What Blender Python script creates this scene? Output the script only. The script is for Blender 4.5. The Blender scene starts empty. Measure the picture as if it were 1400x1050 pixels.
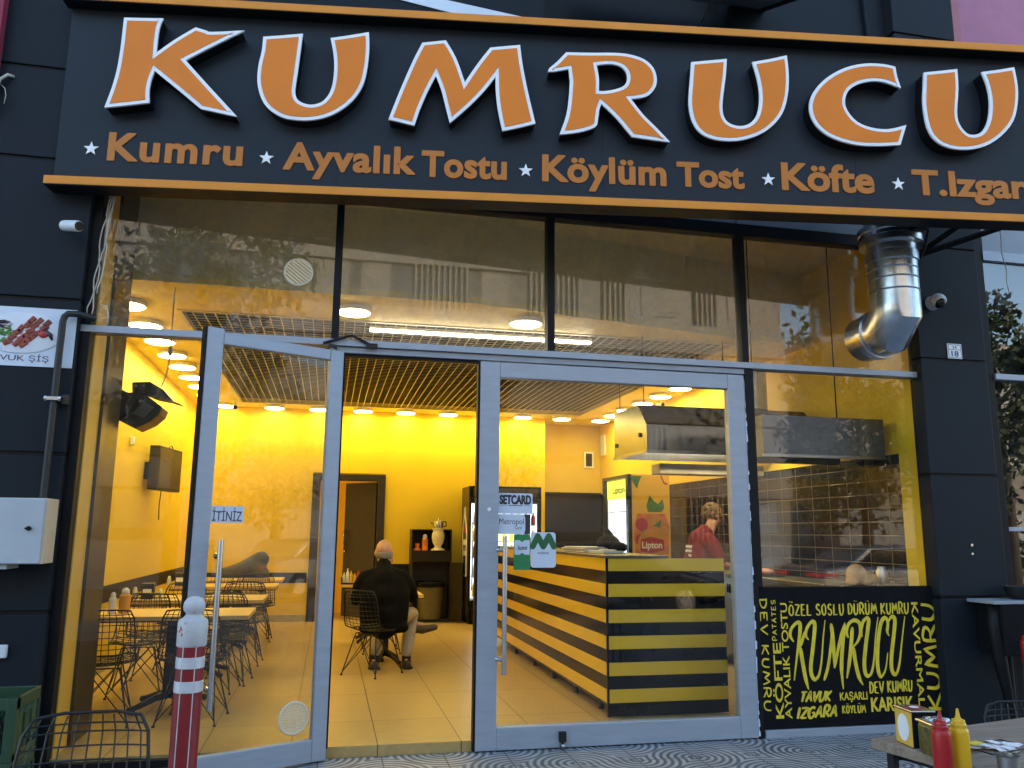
import bpy, bmesh, math, random
from mathutils import Vector, Matrix
random.seed(7)
C = bpy.context.scene.collection
SC = bpy.context.scene
PI = math.pi
rad = math.radians

# ------------------------------------------------------------------ camera, sky, sun, exposure
cam_d = bpy.data.cameras.new('camera'); cam = bpy.data.objects.new('camera', cam_d); C.objects.link(cam)
_y, _p, _r = rad(12.3819), rad(10.2983), rad(0.4849)
_fw = Vector((math.sin(_y)*math.cos(_p), math.cos(_y)*math.cos(_p), math.sin(_p)))
_rt = Vector((math.cos(_y), -math.sin(_y), 0)); _up = _rt.cross(_fw)
_r2 = _rt*math.cos(_r) + _up*math.sin(_r); _u2 = -_rt*math.sin(_r) + _up*math.cos(_r)
cam.matrix_world = Matrix(((_r2.x,_u2.x,-_fw.x,0),(_r2.y,_u2.y,-_fw.y,-5.9528),(_r2.z,_u2.z,-_fw.z,1.5),(0,0,0,1)))
cam_d.sensor_width = 36; cam_d.lens = 1116.93/1400*36; cam_d.clip_end = 500; cam_d.clip_start = 0.05
SC.camera = cam
SUN_EL, SUN_ROT = rad(14), rad(25)
W = bpy.data.worlds.new('World'); SC.world = W; W.use_nodes = True
wn = W.node_tree.nodes; sky = wn.new('ShaderNodeTexSky'); sky.sky_type = 'NISHITA'; sky.sun_disc = False
sky.sun_elevation = SUN_EL; sky.sun_rotation = SUN_ROT; sky.air_density = 1.0; sky.dust_density = 1.2; sky.ozone_density = 1.5
W.node_tree.links.new(sky.outputs[0], wn['Background'].inputs[0]); wn['Background'].inputs[1].default_value = 0.15
sd = bpy.data.lights.new('sun', 'SUN'); sd.energy = 0.3; sd.angle = rad(12); sd.color = (1, .9, .78)
sun = bpy.data.objects.new('sun', sd); C.objects.link(sun)
sdir = Vector((math.sin(SUN_ROT)*math.cos(SUN_EL), math.cos(SUN_ROT)*math.cos(SUN_EL), math.sin(SUN_EL)))
sun.rotation_euler = sdir.to_track_quat('Z', 'Y').to_euler(); sun.location = (0, 0, 30)
SC.view_settings.view_transform = 'Standard'; SC.view_settings.look = 'None'
SC.view_settings.exposure = 2.5; SC.view_settings.gamma = 1.0; SC.view_settings.use_curve_mapping = False
LAMP = 10.5            # brightness of the lit ceiling discs
try:
    SC.cycles.max_bounces = 10; SC.cycles.diffuse_bounces = 5; SC.cycles.glossy_bounces = 5; SC.cycles.transparent_max_bounces = 24
    SC.cycles.sample_clamp_indirect = 6; SC.cycles.use_denoising = True; SC.cycles.caustics_reflective = False; SC.cycles.caustics_refractive = False
except Exception: pass

# ------------------------------------------------------------------ materials
def nodes(m):
    m.use_nodes = True; nt = m.node_tree; return nt, nt.nodes, nt.links, nt.nodes['Principled BSDF']
def mat(name, col, rough=.5, metal=0, var=.12, scale=6, bump=0, bscale=60, coat=0, emis=None, estr=0, spec=.5, stretch=None, rvar=.0):
    m = bpy.data.materials.new(name); nt, N, L, P = nodes(m)
    P.inputs['Roughness'].default_value = rough; P.inputs['Metallic'].default_value = metal
    P.inputs['Coat Weight'].default_value = coat; P.inputs['Specular IOR Level'].default_value = spec
    tc = N.new('ShaderNodeTexCoord'); mp = N.new('ShaderNodeMapping'); L.new(tc.outputs['Object'], mp.inputs[0])
    if stretch: mp.inputs['Scale'].default_value = stretch
    nz = N.new('ShaderNodeTexNoise'); nz.inputs['Scale'].default_value = scale; nz.inputs['Detail'].default_value = 6; nz.inputs['Roughness'].default_value = .65
    L.new(mp.outputs[0], nz.inputs['Vector'])
    mx = N.new('ShaderNodeMix'); mx.data_type = 'RGBA'
    mr = N.new('ShaderNodeMapRange'); mr.inputs[1].default_value = .3; mr.inputs[2].default_value = .7
    L.new(nz.outputs[0], mr.inputs[0]); L.new(mr.outputs[0], mx.inputs[0])
    mx.inputs[6].default_value = [c*(1-var) for c in col]+[1]; mx.inputs[7].default_value = [min(1, c*(1+var)) for c in col]+[1]
    L.new(mx.outputs[2], P.inputs['Base Color'])
    if rvar:
        m2 = N.new('ShaderNodeMapRange'); m2.inputs[1].default_value = .3; m2.inputs[2].default_value = .7
        m2.inputs[3].default_value = max(0, rough-rvar); m2.inputs[4].default_value = min(1, rough+rvar)
        L.new(nz.outputs[0], m2.inputs[0]); L.new(m2.outputs[0], P.inputs['Roughness'])
    if bump:
        n2 = N.new('ShaderNodeTexNoise'); n2.inputs['Scale'].default_value = bscale; n2.inputs['Detail'].default_value = 4
        L.new(mp.outputs[0], n2.inputs['Vector'])
        b = N.new('ShaderNodeBump'); b.inputs['Strength'].default_value = bump; b.inputs['Distance'].default_value = .01
        L.new(n2.outputs[0], b.inputs['Height']); L.new(b.outputs[0], P.inputs['Normal'])
    if emis:
        P.inputs['Emission Color'].default_value = list(emis)+[1]; P.inputs['Emission Strength'].default_value = estr
    return m
def glass(name, f0=.05, tint=(.93,.94,.93), dirt=.03):
    m = bpy.data.materials.new(name); m.use_nodes = True; nt = m.node_tree; N, L = nt.nodes, nt.links
    N.remove(N['Principled BSDF']); out = N['Material Output']
    tr = N.new('ShaderNodeBsdfTransparent'); tr.inputs[0].default_value = list(tint)+[1]
    gl = N.new('ShaderNodeBsdfGlossy'); gl.inputs['Roughness'].default_value = 0.0
    lw = N.new('ShaderNodeLayerWeight'); lw.inputs[0].default_value = .5
    pw = N.new('ShaderNodeMath'); pw.operation = 'POWER'; pw.inputs[1].default_value = 5; L.new(lw.outputs['Facing'], pw.inputs[0])
    ma = N.new('ShaderNodeMath'); ma.operation = 'MULTIPLY_ADD'; ma.inputs[1].default_value = 1-f0; ma.inputs[2].default_value = f0; L.new(pw.outputs[0], ma.inputs[0])
    mx = N.new('ShaderNodeMixShader'); L.new(ma.outputs[0], mx.inputs[0]); L.new(tr.outputs[0], mx.inputs[1]); L.new(gl.outputs[0], mx.inputs[2])
    df = N.new('ShaderNodeBsdfDiffuse'); df.inputs[0].default_value = (.55,.53,.5,1)
    tc = N.new('ShaderNodeTexCoord'); nz = N.new('ShaderNodeTexNoise'); nz.inputs['Scale'].default_value = 3.5; nz.inputs['Detail'].default_value = 12; nz.inputs['Roughness'].default_value = .8
    L.new(tc.outputs['Object'], nz.inputs['Vector'])
    mr = N.new('ShaderNodeMapRange'); mr.inputs[1].default_value = .42; mr.inputs[2].default_value = .75; mr.inputs[4].default_value = dirt; L.new(nz.outputs[0], mr.inputs[0])
    m2 = N.new('ShaderNodeMixShader'); L.new(mr.outputs[0], m2.inputs[0]); L.new(mx.outputs[0], m2.inputs[1]); L.new(df.outputs[0], m2.inputs[2])
    L.new(m2.outputs[0], out.inputs[0]); return m
def brick_mat(name, c1, c2, mortar, bw, bh, rough, off=0.0, msize=.004, loc=(0,0,0), rot=(0,0,0), bump=.3, grain=.1, spec=.5, gstretch=(1,1,1)):
    m = bpy.data.materials.new(name); nt, N, L, P = nodes(m)
    tc = N.new('ShaderNodeTexCoord'); mp = N.new('ShaderNodeMapping'); mp.inputs['Location'].default_value = loc; mp.inputs['Rotation'].default_value = rot
    L.new(tc.outputs['Object'], mp.inputs[0])
    br = N.new('ShaderNodeTexBrick'); br.offset = off; br.inputs['Scale'].default_value = 1; br.inputs['Brick Width'].default_value = bw; br.inputs['Row Height'].default_value = bh
    br.inputs['Mortar Size'].default_value = msize; br.inputs['Mortar Smooth'].default_value = .2
    br.inputs['Color1'].default_value = list(c1)+[1]; br.inputs['Color2'].default_value = list(c2)+[1]; br.inputs['Mortar'].default_value = list(mortar)+[1]
    L.new(mp.outputs[0], br.inputs['Vector'])
    nz = N.new('ShaderNodeTexNoise'); nz.inputs['Scale'].default_value = 7; nz.inputs['Detail'].default_value = 8; nz.inputs['Roughness'].default_value = .7
    m3 = N.new('ShaderNodeMapping'); m3.inputs['Scale'].default_value = gstretch; L.new(tc.outputs['Object'], m3.inputs[0]); L.new(m3.outputs[0], nz.inputs['Vector'])
    mr = N.new('ShaderNodeMapRange'); mr.inputs[1].default_value = .25; mr.inputs[2].default_value = .75; mr.inputs[3].default_value = 1-grain*2; mr.inputs[4].default_value = 1+grain
    L.new(nz.outputs[0], mr.inputs[0])
    mu = N.new('ShaderNodeMix'); mu.data_type = 'RGBA'; mu.blend_type = 'MULTIPLY'; mu.inputs[0].default_value = 1
    L.new(br.outputs['Color'], mu.inputs[6]); L.new(mr.outputs[0], mu.inputs[7]); L.new(mu.outputs[2], P.inputs['Base Color'])
    r2 = N.new('ShaderNodeMapRange'); r2.inputs[3].default_value = max(.02, rough-.08); r2.inputs[4].default_value = rough+.1; L.new(nz.outputs[0], r2.inputs[0]); L.new(r2.outputs[0], P.inputs['Roughness'])
    P.inputs['Specular IOR Level'].default_value = spec
    b = N.new('ShaderNodeBump'); b.invert = True; b.inputs['Strength'].default_value = bump; b.inputs['Distance'].default_value = .004
    L.new(br.outputs['Fac'], b.inputs['Height']); L.new(b.outputs[0], P.inputs['Normal']); return m
def wood_mat(name, c1, c2, rough=.45):
    m = bpy.data.materials.new(name); nt, N, L, P = nodes(m)
    tc = N.new('ShaderNodeTexCoord'); mp = N.new('ShaderNodeMapping'); mp.inputs['Scale'].default_value = (2.5, 38, 38); L.new(tc.outputs['Object'], mp.inputs[0])
    nz = N.new('ShaderNodeTexNoise'); nz.inputs['Scale'].default_value = 1.4; nz.inputs['Detail'].default_value = 7; nz.inputs['Distortion'].default_value = 1.2; L.new(mp.outputs[0], nz.inputs['Vector'])
    cr = N.new('ShaderNodeValToRGB'); cr.color_ramp.elements[0].position = .32; cr.color_ramp.elements[1].position = .68
    cr.color_ramp.elements[0].color = list(c1)+[1]; cr.color_ramp.elements[1].color = list(c2)+[1]; L.new(nz.outputs[0], cr.inputs[0]); L.new(cr.outputs[0], P.inputs['Base Color'])
    P.inputs['Roughness'].default_value = rough
    b = N.new('ShaderNodeBump'); b.inputs['Strength'].default_value = .15; b.inputs['Distance'].default_value = .003; L.new(nz.outputs[0], b.inputs['Height']); L.new(b.outputs[0], P.inputs['Normal'])
    return m
def pavement_mat():
    m = bpy.data.materials.new('swirl_paving'); nt, N, L, P = nodes(m)
    def M(op, a, b=None, c=None):
        n = N.new('ShaderNodeMath'); n.operation = op
        for i, v in enumerate((a, b, c)):
            if v is None: continue
            if isinstance(v, (int, float)): n.inputs[i].default_value = v
            else: L.new(v, n.inputs[i])
        return n.outputs[0]
    tc = N.new('ShaderNodeTexCoord'); sp = N.new('ShaderNodeSeparateXYZ'); L.new(tc.outputs['Object'], sp.inputs[0])
    T = .42
    fx = M('DIVIDE', sp.outputs[0], T); fy = M('DIVIDE', sp.outputs[1], T)
    ix = M('FLOOR', fx); iy = M('FLOOR', fy); ux = M('FRACT', fx); uy = M('FRACT', fy)
    cb = N.new('ShaderNodeCombineXYZ'); L.new(ix, cb.inputs[0]); L.new(iy, cb.inputs[1])
    wn_ = N.new('ShaderNodeTexWhiteNoise'); wn_.noise_dimensions = '2D'; L.new(cb.outputs[0], wn_.inputs['Vector'])
    cx = M('GREATER_THAN', wn_.outputs[0], .5); sc_ = N.new('ShaderNodeSeparateColor'); L.new(wn_.outputs[1], sc_.inputs[0])
    cy = M('GREATER_THAN', sc_.outputs[1], .5)
    def ringd(ax, ay):
        dx = M('SUBTRACT', ux, ax); dy = M('SUBTRACT', uy, ay)
        return M('SQRT', M('ADD', M('MULTIPLY', dx, dx), M('MULTIPLY', dy, dy)))
    d1 = ringd(cx, cy); d2 = ringd(M('SUBTRACT', 1.0, cx), M('SUBTRACT', 1.0, cy))
    d = M('MINIMUM', d1, d2)
    s = M('SINE', M('MULTIPLY', d, 2*PI*8.5))
    edge = M('MINIMUM', M('MINIMUM', ux, uy), M('MINIMUM', M('SUBTRACT', 1.0, ux), M('SUBTRACT', 1.0, uy)))
    joint = M('LESS_THAN', edge, .012)
    mr = N.new('ShaderNodeMapRange'); mr.inputs[1].default_value = -.6; mr.inputs[2].default_value = .6; L.new(s, mr.inputs[0])
    mx = N.new('ShaderNodeMix'); mx.data_type = 'RGBA'; L.new(mr.outputs[0], mx.inputs[0])
    mx.inputs[6].default_value = (.11,.115,.122,1); mx.inputs[7].default_value = (.42,.43,.44,1)
    mj = N.new('ShaderNodeMix'); mj.data_type = 'RGBA'; L.new(joint, mj.inputs[0]); L.new(mx.outputs[2], mj.inputs[6]); mj.inputs[7].default_value = (.09,.09,.09,1)
    nz = N.new('ShaderNodeTexNoise'); nz.inputs['Scale'].default_value = 3; nz.inputs['Detail'].default_value = 9; nz.inputs['Roughness'].default_value = .75; L.new(tc.outputs['Object'], nz.inputs['Vector'])
    m5 = N.new('ShaderNodeMapRange'); m5.inputs[1].default_value = .3; m5.inputs[2].default_value = .7; m5.inputs[3].default_value = .65; m5.inputs[4].default_value = 1.1; L.new(nz.outputs[0], m5.inputs[0])
    mu = N.new('ShaderNodeMix'); mu.data_type = 'RGBA'; mu.blend_type = 'MULTIPLY'; mu.inputs[0].default_value = 1; L.new(mj.outputs[2], mu.inputs[6]); L.new(m5.outputs[0], mu.inputs[7])
    L.new(mu.outputs[2], P.inputs['Base Color']); P.inputs['Roughness'].default_value = .55
    b = N.new('ShaderNodeBump'); b.inputs['Strength'].default_value = .6; b.inputs['Distance'].default_value = .006; L.new(mr.outputs[0], b.inputs['Height']); L.new(b.outputs[0], P.inputs['Normal'])
    return m

YEL = (.82,.575,.016)
M = dict(
 anth=mat('anthracite_cladding', (.0135,.0175,.023), .5, 0, .14, 1.6, .04, 40, rvar=.06, spec=.14),
 signp=mat('sign_sheet', (.022,.0275,.035), .45, 0, .08, 1.1, rvar=.05, spec=.16),
 black=mat('black_frame', (.007,.007,.008), .5, 0, .2, 9, spec=.2), blackm=mat('matt_black', (.007,.007,.008), .75, 0, .2, 9, spec=.12),
 gloss=mat('gloss_black', (.008,.008,.009), .16, 0, .2, 5),
 orange=mat('orange_acrylic', (.84,.215,.004), .3, 0, .05, 2, spec=.25), oword=mat('orange_lettering', (.54,.165,.004), .5, 0, .06, 3), otrim=mat('orange_trim', (.78,.27,.028), .45, 0, .08, 3, spec=.25),
 white=mat('white_acrylic', (.9,.9,.9), .35, 0, .04, 4), wplastic=mat('white_plastic', (.72,.74,.76), .4, 0, .06, 8),
 grayp=mat('grey_ceiling_sheet', (.30,.33,.37), .45, 0, .1, 2),
 alu=mat('silver_aluminium', (.36,.40,.46), .42, .25, .08, 4, .03, 90, stretch=(1,1,6), rvar=.06),
 alud=mat('worn_aluminium_edge', (.30,.33,.38), .45, .3, .1, 6),
 chrome=mat('brushed_steel', (.55,.56,.58), .25, 1, .06, 20), galv=mat('galvanised_duct', (.50,.52,.54), .26, 1, .2, 5, .04, 12),
 hood=mat('stainless_hood', (.22,.23,.25), .2, 1, .1, 4, .02, 30), hoodg=mat('grey_hood_steel', (.16,.17,.19), .3, .6, .15, 4), steel=mat('dull_steel', (.38,.38,.38), .35, 1, .12, 8),
 yel=mat('yellow_wall_paint', YEL, .55, 0, .035, 1.3, .05, 90), yelc=mat('ceiling_paint', (.90,.76,.28), .6, 0, .04, 2),
 yel_shaded=mat('shaded_yellow_wall', (.56,.41,.03), .6, 0, .04, 1.5), yelf=mat('fascia_paint', (.80,.70,.38), .6, 0, .08, 2),
 dado=mat('dado_black', (.012,.012,.013), .4, 0, .2, 4, spec=.2), plinth=mat('skirting_stone', (.42,.38,.30), .4, 0, .15, 6),
 bronze=mat('brown_column_cladding', (.055,.043,.028), .35, 0, .35, 5, .05, 30),
 jambp=mat('jamb_paint', (.74,.50,.09), .5, 0, .05, 2), plen=mat('plenum_dark', (.012,.010,.010), .9, 0, .3, 6), grid=mat('open_cell_grid', (.64,.60,.44), .45, 0, .05, 3),
 lampb=mat('lamp_body', (.8,.8,.8), .4, 0, .02), lampd=mat('lamp_diffuser', (.9,.9,.85), .4, 0, .01, emis=(1,.83,.29), estr=LAMP),
 hoodl=mat('hood_lamp_diffuser', (.9,.9,.85), .4, 0, .01, emis=(1,.84,.50), estr=LAMP*.9), tubed=mat('tube_diffuser', (.9,.9,.85), .4, 0, .01, emis=(1,.88,.66), estr=9),
 floor=brick_mat('floor_tile', (.56,.38,.14), (.52,.35,.125), (.10,.065,.04), .575, 1.06, .30, 0, .004, (-.395+.575*10, -.75+1.06*10, 0), (0,0,0), .2, .13, .4, (1.2,6,1)),
 tileb=brick_mat('black_wall_tile', (.010,.010,.011), (.016,.015,.015), (.17,.145,.10), .30, .125, .12, .0, .0045, (0,0,.03), (rad(90),rad(90),0), .4, .12, .28),
 tilebk=brick_mat('black_wall_tile_back', (.014,.013,.013), (.018,.016,.016), (.008,.008,.008), .45, .45, .2, 0, .003, (0,0,0), (rad(90),0,0), .25, .12, .25),
 oak=wood_mat('oak_tabletop', (.58,.36,.10), (.76,.50,.17)), teak=wood_mat('weathered_tabletop', (.20,.145,.10), (.34,.26,.19), .55),
 iron=mat('cast_iron', (.014,.013,.013), .5, .3, .2, 12, .1, 60), wire=mat('black_wire', (.010,.010,.010), .38, .2, .1, 10), pad=mat('seat_pad', (.16,.14,.11), .6, 0, .15, 15),
 brownd=mat('dark_brown_wood', (.020,.014,.010), .5, 0, .25, 5, stretch=(8,1,1)), tan=mat('corridor_wall', (.80,.60,.22), .6, 0, .05),
 red=mat('red_post_paint', (.22,.005,.008), .5, 0, .22, 9, .05, 50), postw=mat('white_post_paint', (.55,.55,.54), .5, 0, .12, 14, .12, 40),
 refl=mat('reflective_tape', (.62,.63,.66), .3, .2, .1, 20), ketch=mat('red_squeeze_plastic', (.40,.012,.014), .34, 0, .06, 8), must=mat('yellow_squeeze_plastic', (.80,.46,.01), .34, 0, .05, 8),
 boxg=mat('grey_cabinet_paint', (.46,.49,.52), .4, 0, .06, 5), boxs=mat('cabinet_side_cream', (.58,.54,.44), .45, 0, .08, 5),
 green=mat('green_crate_plastic', (.014,.052,.022), .5, 0, .15, 8), postr=mat('poster_paper', (.66,.72,.80), .5, 0, .05, 3), pinkw=mat('pink_render', (.42,.16,.24), .7, 0, .1, 3, .1, 30), redw=mat('red_render', (.30,.03,.06), .7, 0, .1, 3, .1, 30),
 meat=mat('grilled_meat', (.30,.05,.025), .4, 0, .6, 25, .4, 40), veg=mat('green_herbs', (.10,.24,.04), .5, 0, .5, 30, .4, 40), onion=mat('onion', (.62,.52,.60), .5, 0, .25, 30), tomato=mat('tomato', (.45,.03,.02), .3, 0, .2, 12), aub=mat('aubergine', (.035,.015,.03), .3, 0, .3, 12), plate=mat('white_plate', (.74,.76,.80), .3, 0, .02),
 ink=mat('print_ink', (.03,.03,.04), .6, 0, .1), inkb=mat('wine_ink', (.10,.06,.08), .6, 0, .1), ytext=mat('yellow_brush_paint', (.80,.60,.03), .6, 0, .16, 12), stk=mat('sticker_white', (.62,.67,.76), .4, 0, .04), stkg=mat('sticker_green', (.02,.22,.07), .4, 0, .05), stkd=mat('sticker_dark_green', (.02,.12,.04), .4, 0, .05),
 skin=mat('skin', (.52,.27,.16), .5, 0, .12, 14), jacket=mat('black_jacket', (.008,.007,.006), .9, 0, .25, 30, .2, 120, spec=.08), trous=mat('stone_trousers', (.36,.31,.22), .8, 0, .1, 20, .1, 80), sock=mat('dark_sock', (.012,.011,.011), .85, 0, .1), shoe=mat('dark_shoe', (.025,.018,.012), .4, 0, .3, 20), shoeb=mat('brown_shoe', (.09,.06,.035), .5, 0, .25, 20), shirtw=mat('white_shirt', (.62,.60,.56), .75, 0, .06, 20), tshirt=mat('red_tshirt', (.17,.008,.014), .8, 0, .15, 15, .1, 80), hair=mat('brown_hair', (.15,.085,.03), .55, 0, .5, 22, .5, 60), hairg=mat('grey_hair', (.22,.19,.16), .6, 0, .3, 40), fabric=mat('grey_fabric', (.09,.09,.09), .85, 0, .2, 14, .3, 30),
 strY=mat('yellow_panel_laminate', (.90,.57,.03), .22, 0, .04, 2), strB=mat('black_panel_laminate', (.007,.007,.008), .13, 0, .15, 3, spec=.25), ctop=mat('counter_top', (.10,.09,.08), .25, 0, .15, 5),
 fridge=mat('cooler_black', (.008,.007,.007), .35, 0, .15, 6, spec=.25), fint=mat('cooler_interior', (.75,.78,.8), .5, 0, .02, emis=(.75,.88,1), estr=.35), fyel=mat('cooler_yellow_wrap', (.84,.54,.05), .35, 0, .05, 2), fbrn=mat('cooler_side_print', (.05,.028,.018), .4, 0, .2, 6), blue=mat('blue_print', (.02,.05,.26), .4, 0, .1), label=mat('red_label', (.42,.01,.02), .4, 0, .08), leaf=mat('leaf_print', (.07,.22,.03), .45, 0, .3, 15), fruit=mat('peach_print', (.70,.22,.04), .4, 0, .35, 9), amber=mat('iced_tea_print', (.62,.30,.03), .35, 0, .2, 8), lime=mat('lime_header', (.62,.75,.06), .4, 0, .1, emis=(.75,.85,.08), estr=.5),
 cabin=mat('dark_cabinet', (.028,.022,.016), .45, 0, .15, 5, spec=.2), bin=mat('bin_plastic', (.12,.10,.045), .45, 0, .15, 6), ceram=mat('cream_ceramic', (.74,.66,.48), .3, 0, .06, 10), paper=mat('paper', (.66,.62,.52), .7, 0, .08, 8), card=mat('napkin_box_yellow', (.72,.45,.06), .45, 0, .08, 8), napkin=mat('napkin', (.82,.82,.82), .8, 0, .03), pick=mat('pickle', (.10,.085,.02), .3, 0, .6, 40, .3, 60), bread=mat('bread', (.55,.30,.08), .6, 0, .4, 9, .3, 30), pinkm=mat('raw_meat', (.55,.24,.18), .4, 0, .3, 22, .3, 40),
 cable=mat('pale_cable', (.55,.52,.44), .5, 0, .15, 30), pipe=mat('black_pipe', (.018,.018,.019), .5, 0, .2, 10), lens=mat('lens_black', (.005,.005,.006), .1, 0, .1), louv=mat('grey_louvre', (.20,.24,.29), .5, 0, .12, 14, .1, 60), sillw=mat('white_sheet_metal', (.70,.77,.84), .4, 0, .05, 3),
 asph=mat('asphalt', (.05,.05,.052), .85, 0, .25, 4, .4, 120), bldw=mat('pale_cladding', (.34,.335,.32), .6, 0, .06, 1, .05, 20), bldd=mat('dark_window_band', (.10,.10,.105), .3, 0, .2, 1), fin=mat('grey_fin', (.34,.33,.32), .6, 0, .1, 2), bark=mat('bark', (.09,.07,.05), .9, 0, .3, 12, .6, 30), foli=mat('foliage', (.05,.075,.025), .6, 0, .45, 2.5), carp=mat('grey_car_paint', (.30,.31,.33), .28, .3, .05, 3, coat=.6), carb=mat('black_car_paint', (.02,.02,.023), .25, .1, .05, 3, coat=.6), tyre=mat('tyre', (.015,.015,.015), .8), tail=mat('tail_lamp', (.5,.01,.01), .3, 0, .02, emis=(1,.05,.05), estr=.5), cglass=mat('car_glass', (.012,.013,.015), .08), nglass=mat('neighbour_interior', (.016,.012,.012), .6, 0, .3, 4),
)
G_up = glass('upper_glass', .05, (.95,.95,.94), .16); G_lo = glass('lower_glass', .03, (.95,.95,.94), .015); G_door = glass('door_glass', .032, (.94,.95,.93), .02); G_win = glass('kitchen_glass', .04, (.95,.95,.95), .02); G_nei = glass('neighbour_glass', .16, (.55,.55,.56), .03)

def worn_cap():
    m = mat('worn_white_cap', (.52,.52,.52), .5, 0, .12, 14, .15, 40); nt = m.node_tree; N, L = nt.nodes, nt.links; P = N['Principled BSDF']
    src = P.inputs['Base Color'].links[0].from_socket; tc = N.new('ShaderNodeTexCoord')
    def layer(sock, sc, lo, hi, col, loc):
        mp = N.new('ShaderNodeMapping'); mp.inputs['Location'].default_value = loc; L.new(tc.outputs['Object'], mp.inputs[0])
        nz = N.new('ShaderNodeTexNoise'); nz.inputs['Scale'].default_value = sc; nz.inputs['Detail'].default_value = 7; nz.inputs['Roughness'].default_value = .7; L.new(mp.outputs[0], nz.inputs['Vector'])
        mr = N.new('ShaderNodeMapRange'); mr.inputs[1].default_value = lo; mr.inputs[2].default_value = hi; L.new(nz.outputs[0], mr.inputs[0])
        mx = N.new('ShaderNodeMix'); mx.data_type = 'RGBA'; L.new(mr.outputs[0], mx.inputs[0]); L.new(sock, mx.inputs[6]); mx.inputs[7].default_value = list(col)+[1]; return mx.outputs[2]
    a = layer(src, 17, .61, .65, (.42,.03,.03), (.3,.1,.2)); b = layer(a, 55, .66, .70, (.05,.05,.05), (2,1,0)); L.new(b, P.inputs['Base Color']); return m
postcap = worn_cap()
# ------------------------------------------------------------------ mesh helpers
class MB:
    def __init__(s): s.v = []; s.f = []
    def add(s, vs, fs):
        b = len(s.v); s.v += [tuple(v) for v in vs]; s.f += [tuple(i+b for i in f) for f in fs]; return s
    def box(s, x0, x1, y0, y1, z0, z1):
        return s.add([(x0,y0,z0),(x1,y0,z0),(x1,y1,z0),(x0,y1,z0),(x0,y0,z1),(x1,y0,z1),(x1,y1,z1),(x0,y1,z1)],
                     [(0,3,2,1),(4,5,6,7),(0,1,5,4),(1,2,6,5),(2,3,7,6),(3,0,4,7)])
    def obox(s, c, ex, ey, ez):
        c, ex, ey, ez = map(Vector, (c, ex, ey, ez)); P = [c+ex*a+ey*b+ez*d for d in (-1,1) for a, b in ((-1,-1),(1,-1),(1,1),(-1,1))]
        return s.add(P, [(0,3,2,1),(4,5,6,7),(0,1,5,4),(1,2,6,5),(2,3,7,6),(3,0,4,7)])
    def tube(s, pts, r, n=8, closed=False, sq=None):
        pts = [Vector(p) for p in pts]; m = len(pts); R = r if isinstance(r, (list, tuple)) else [r]*m
        rings = []; prev = None
        for i, p in enumerate(pts):
            a = pts[(i-1) % m] if (closed or i > 0) else p; b = pts[(i+1) % m] if (closed or i < m-1) else p
            t = (b-a); t = t.normalized() if t.length > 1e-9 else Vector((0,0,1))
            if prev is None:
                up = Vector((0,0,1)) if abs(t.z) < .9 else Vector((1,0,0)); u = t.cross(up).normalized()
            else:
                u = prev - t*prev.dot(t); u = u.normalized() if u.length > 1e-6 else t.orthogonal().normalized()
            prev = u; w = t.cross(u)
            k = sq if sq else (1, 1)
            rings.append([p + (u*math.cos(2*PI*j/n)*k[0] + w*math.sin(2*PI*j/n)*k[1])*R[i] for j in range(n)])
        vs = [v for g in rings for v in g]; fs = []
        for i in range(m if closed else m-1):
            a, b = i*n, ((i+1) % m)*n
            for j in range(n): fs.append((a+j, a+(j+1) % n, b+(j+1) % n, b+j))
        if not closed: fs.append(tuple(range(n-1, -1, -1))); fs.append(tuple((m-1)*n+j for j in range(n)))
        return s.add(vs, fs)
    def cyl(s, p0, p1, r0, r1=None, n=20): return s.tube([p0, p1], [r0, r0 if r1 is None else r1], n)
    def lathe(s, prof, c=(0,0,0), n=24, mtx=None):
        vs = []; fs = []; c = Vector(c)
        for r, z in prof:
            for j in range(n):
                v = Vector((r*math.cos(2*PI*j/n), r*math.sin(2*PI*j/n), z)); vs.append((mtx @ v if mtx else v)+c)
        for i in range(len(prof)-1):
            for j in range(n): fs.append((i*n+j, i*n+(j+1) % n, (i+1)*n+(j+1) % n, (i+1)*n+j))
        fs.append(tuple(range(n-1, -1, -1))); k = (len(prof)-1)*n; fs.append(tuple(k+j for j in range(n)))
        return s.add(vs, fs)
    def prism(s, poly, O, ex, ey, d0, d1):
        O, ex, ey = Vector(O), Vector(ex), Vector(ey); nn = ex.cross(ey).normalized(); n = len(poly)
        ar = sum(poly[i][0]*poly[(i+1) % n][1]-poly[(i+1) % n][0]*poly[i][1] for i in range(n))
        if ar < 0: poly = poly[::-1]
        vs = [O+ex*a+ey*b+nn*d0 for a, b in poly]+[O+ex*a+ey*b+nn*d1 for a, b in poly]
        return s.add(vs, [tuple(range(n-1,-1,-1)), tuple(range(n, 2*n))]+[(i, (i+1) % n, n+(i+1) % n, n+i) for i in range(n)])
    def ell(s, c, r, rot=None, nu=14, nv=9):
        vs = []; c = Vector(c); r = (r, r, r) if isinstance(r, (int, float)) else r
        for i in range(nv+1):
            th = PI*i/nv
            for j in range(nu):
                ph = 2*PI*j/nu; v = Vector((r[0]*math.sin(th)*math.cos(ph), r[1]*math.sin(th)*math.sin(ph), r[2]*math.cos(th)))
                vs.append((rot @ v if rot else v)+c)
        fs = [(i*nu+j, (i+1)*nu+j, (i+1)*nu+(j+1) % nu, i*nu+(j+1) % nu) for i in range(nv) for j in range(nu)]
        return s.add(vs, fs)
    def limb(s, pts, rs, n=12, sq=None):
        s.tube(pts, rs, n, sq=sq)
        for p, r in zip(pts, rs): s.ell(p, r, nu=12, nv=8)
        return s
def wl(o):
    v = Vector((0,0,0))
    while o is not None: v += o.location; o = o.parent
    return v
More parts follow.
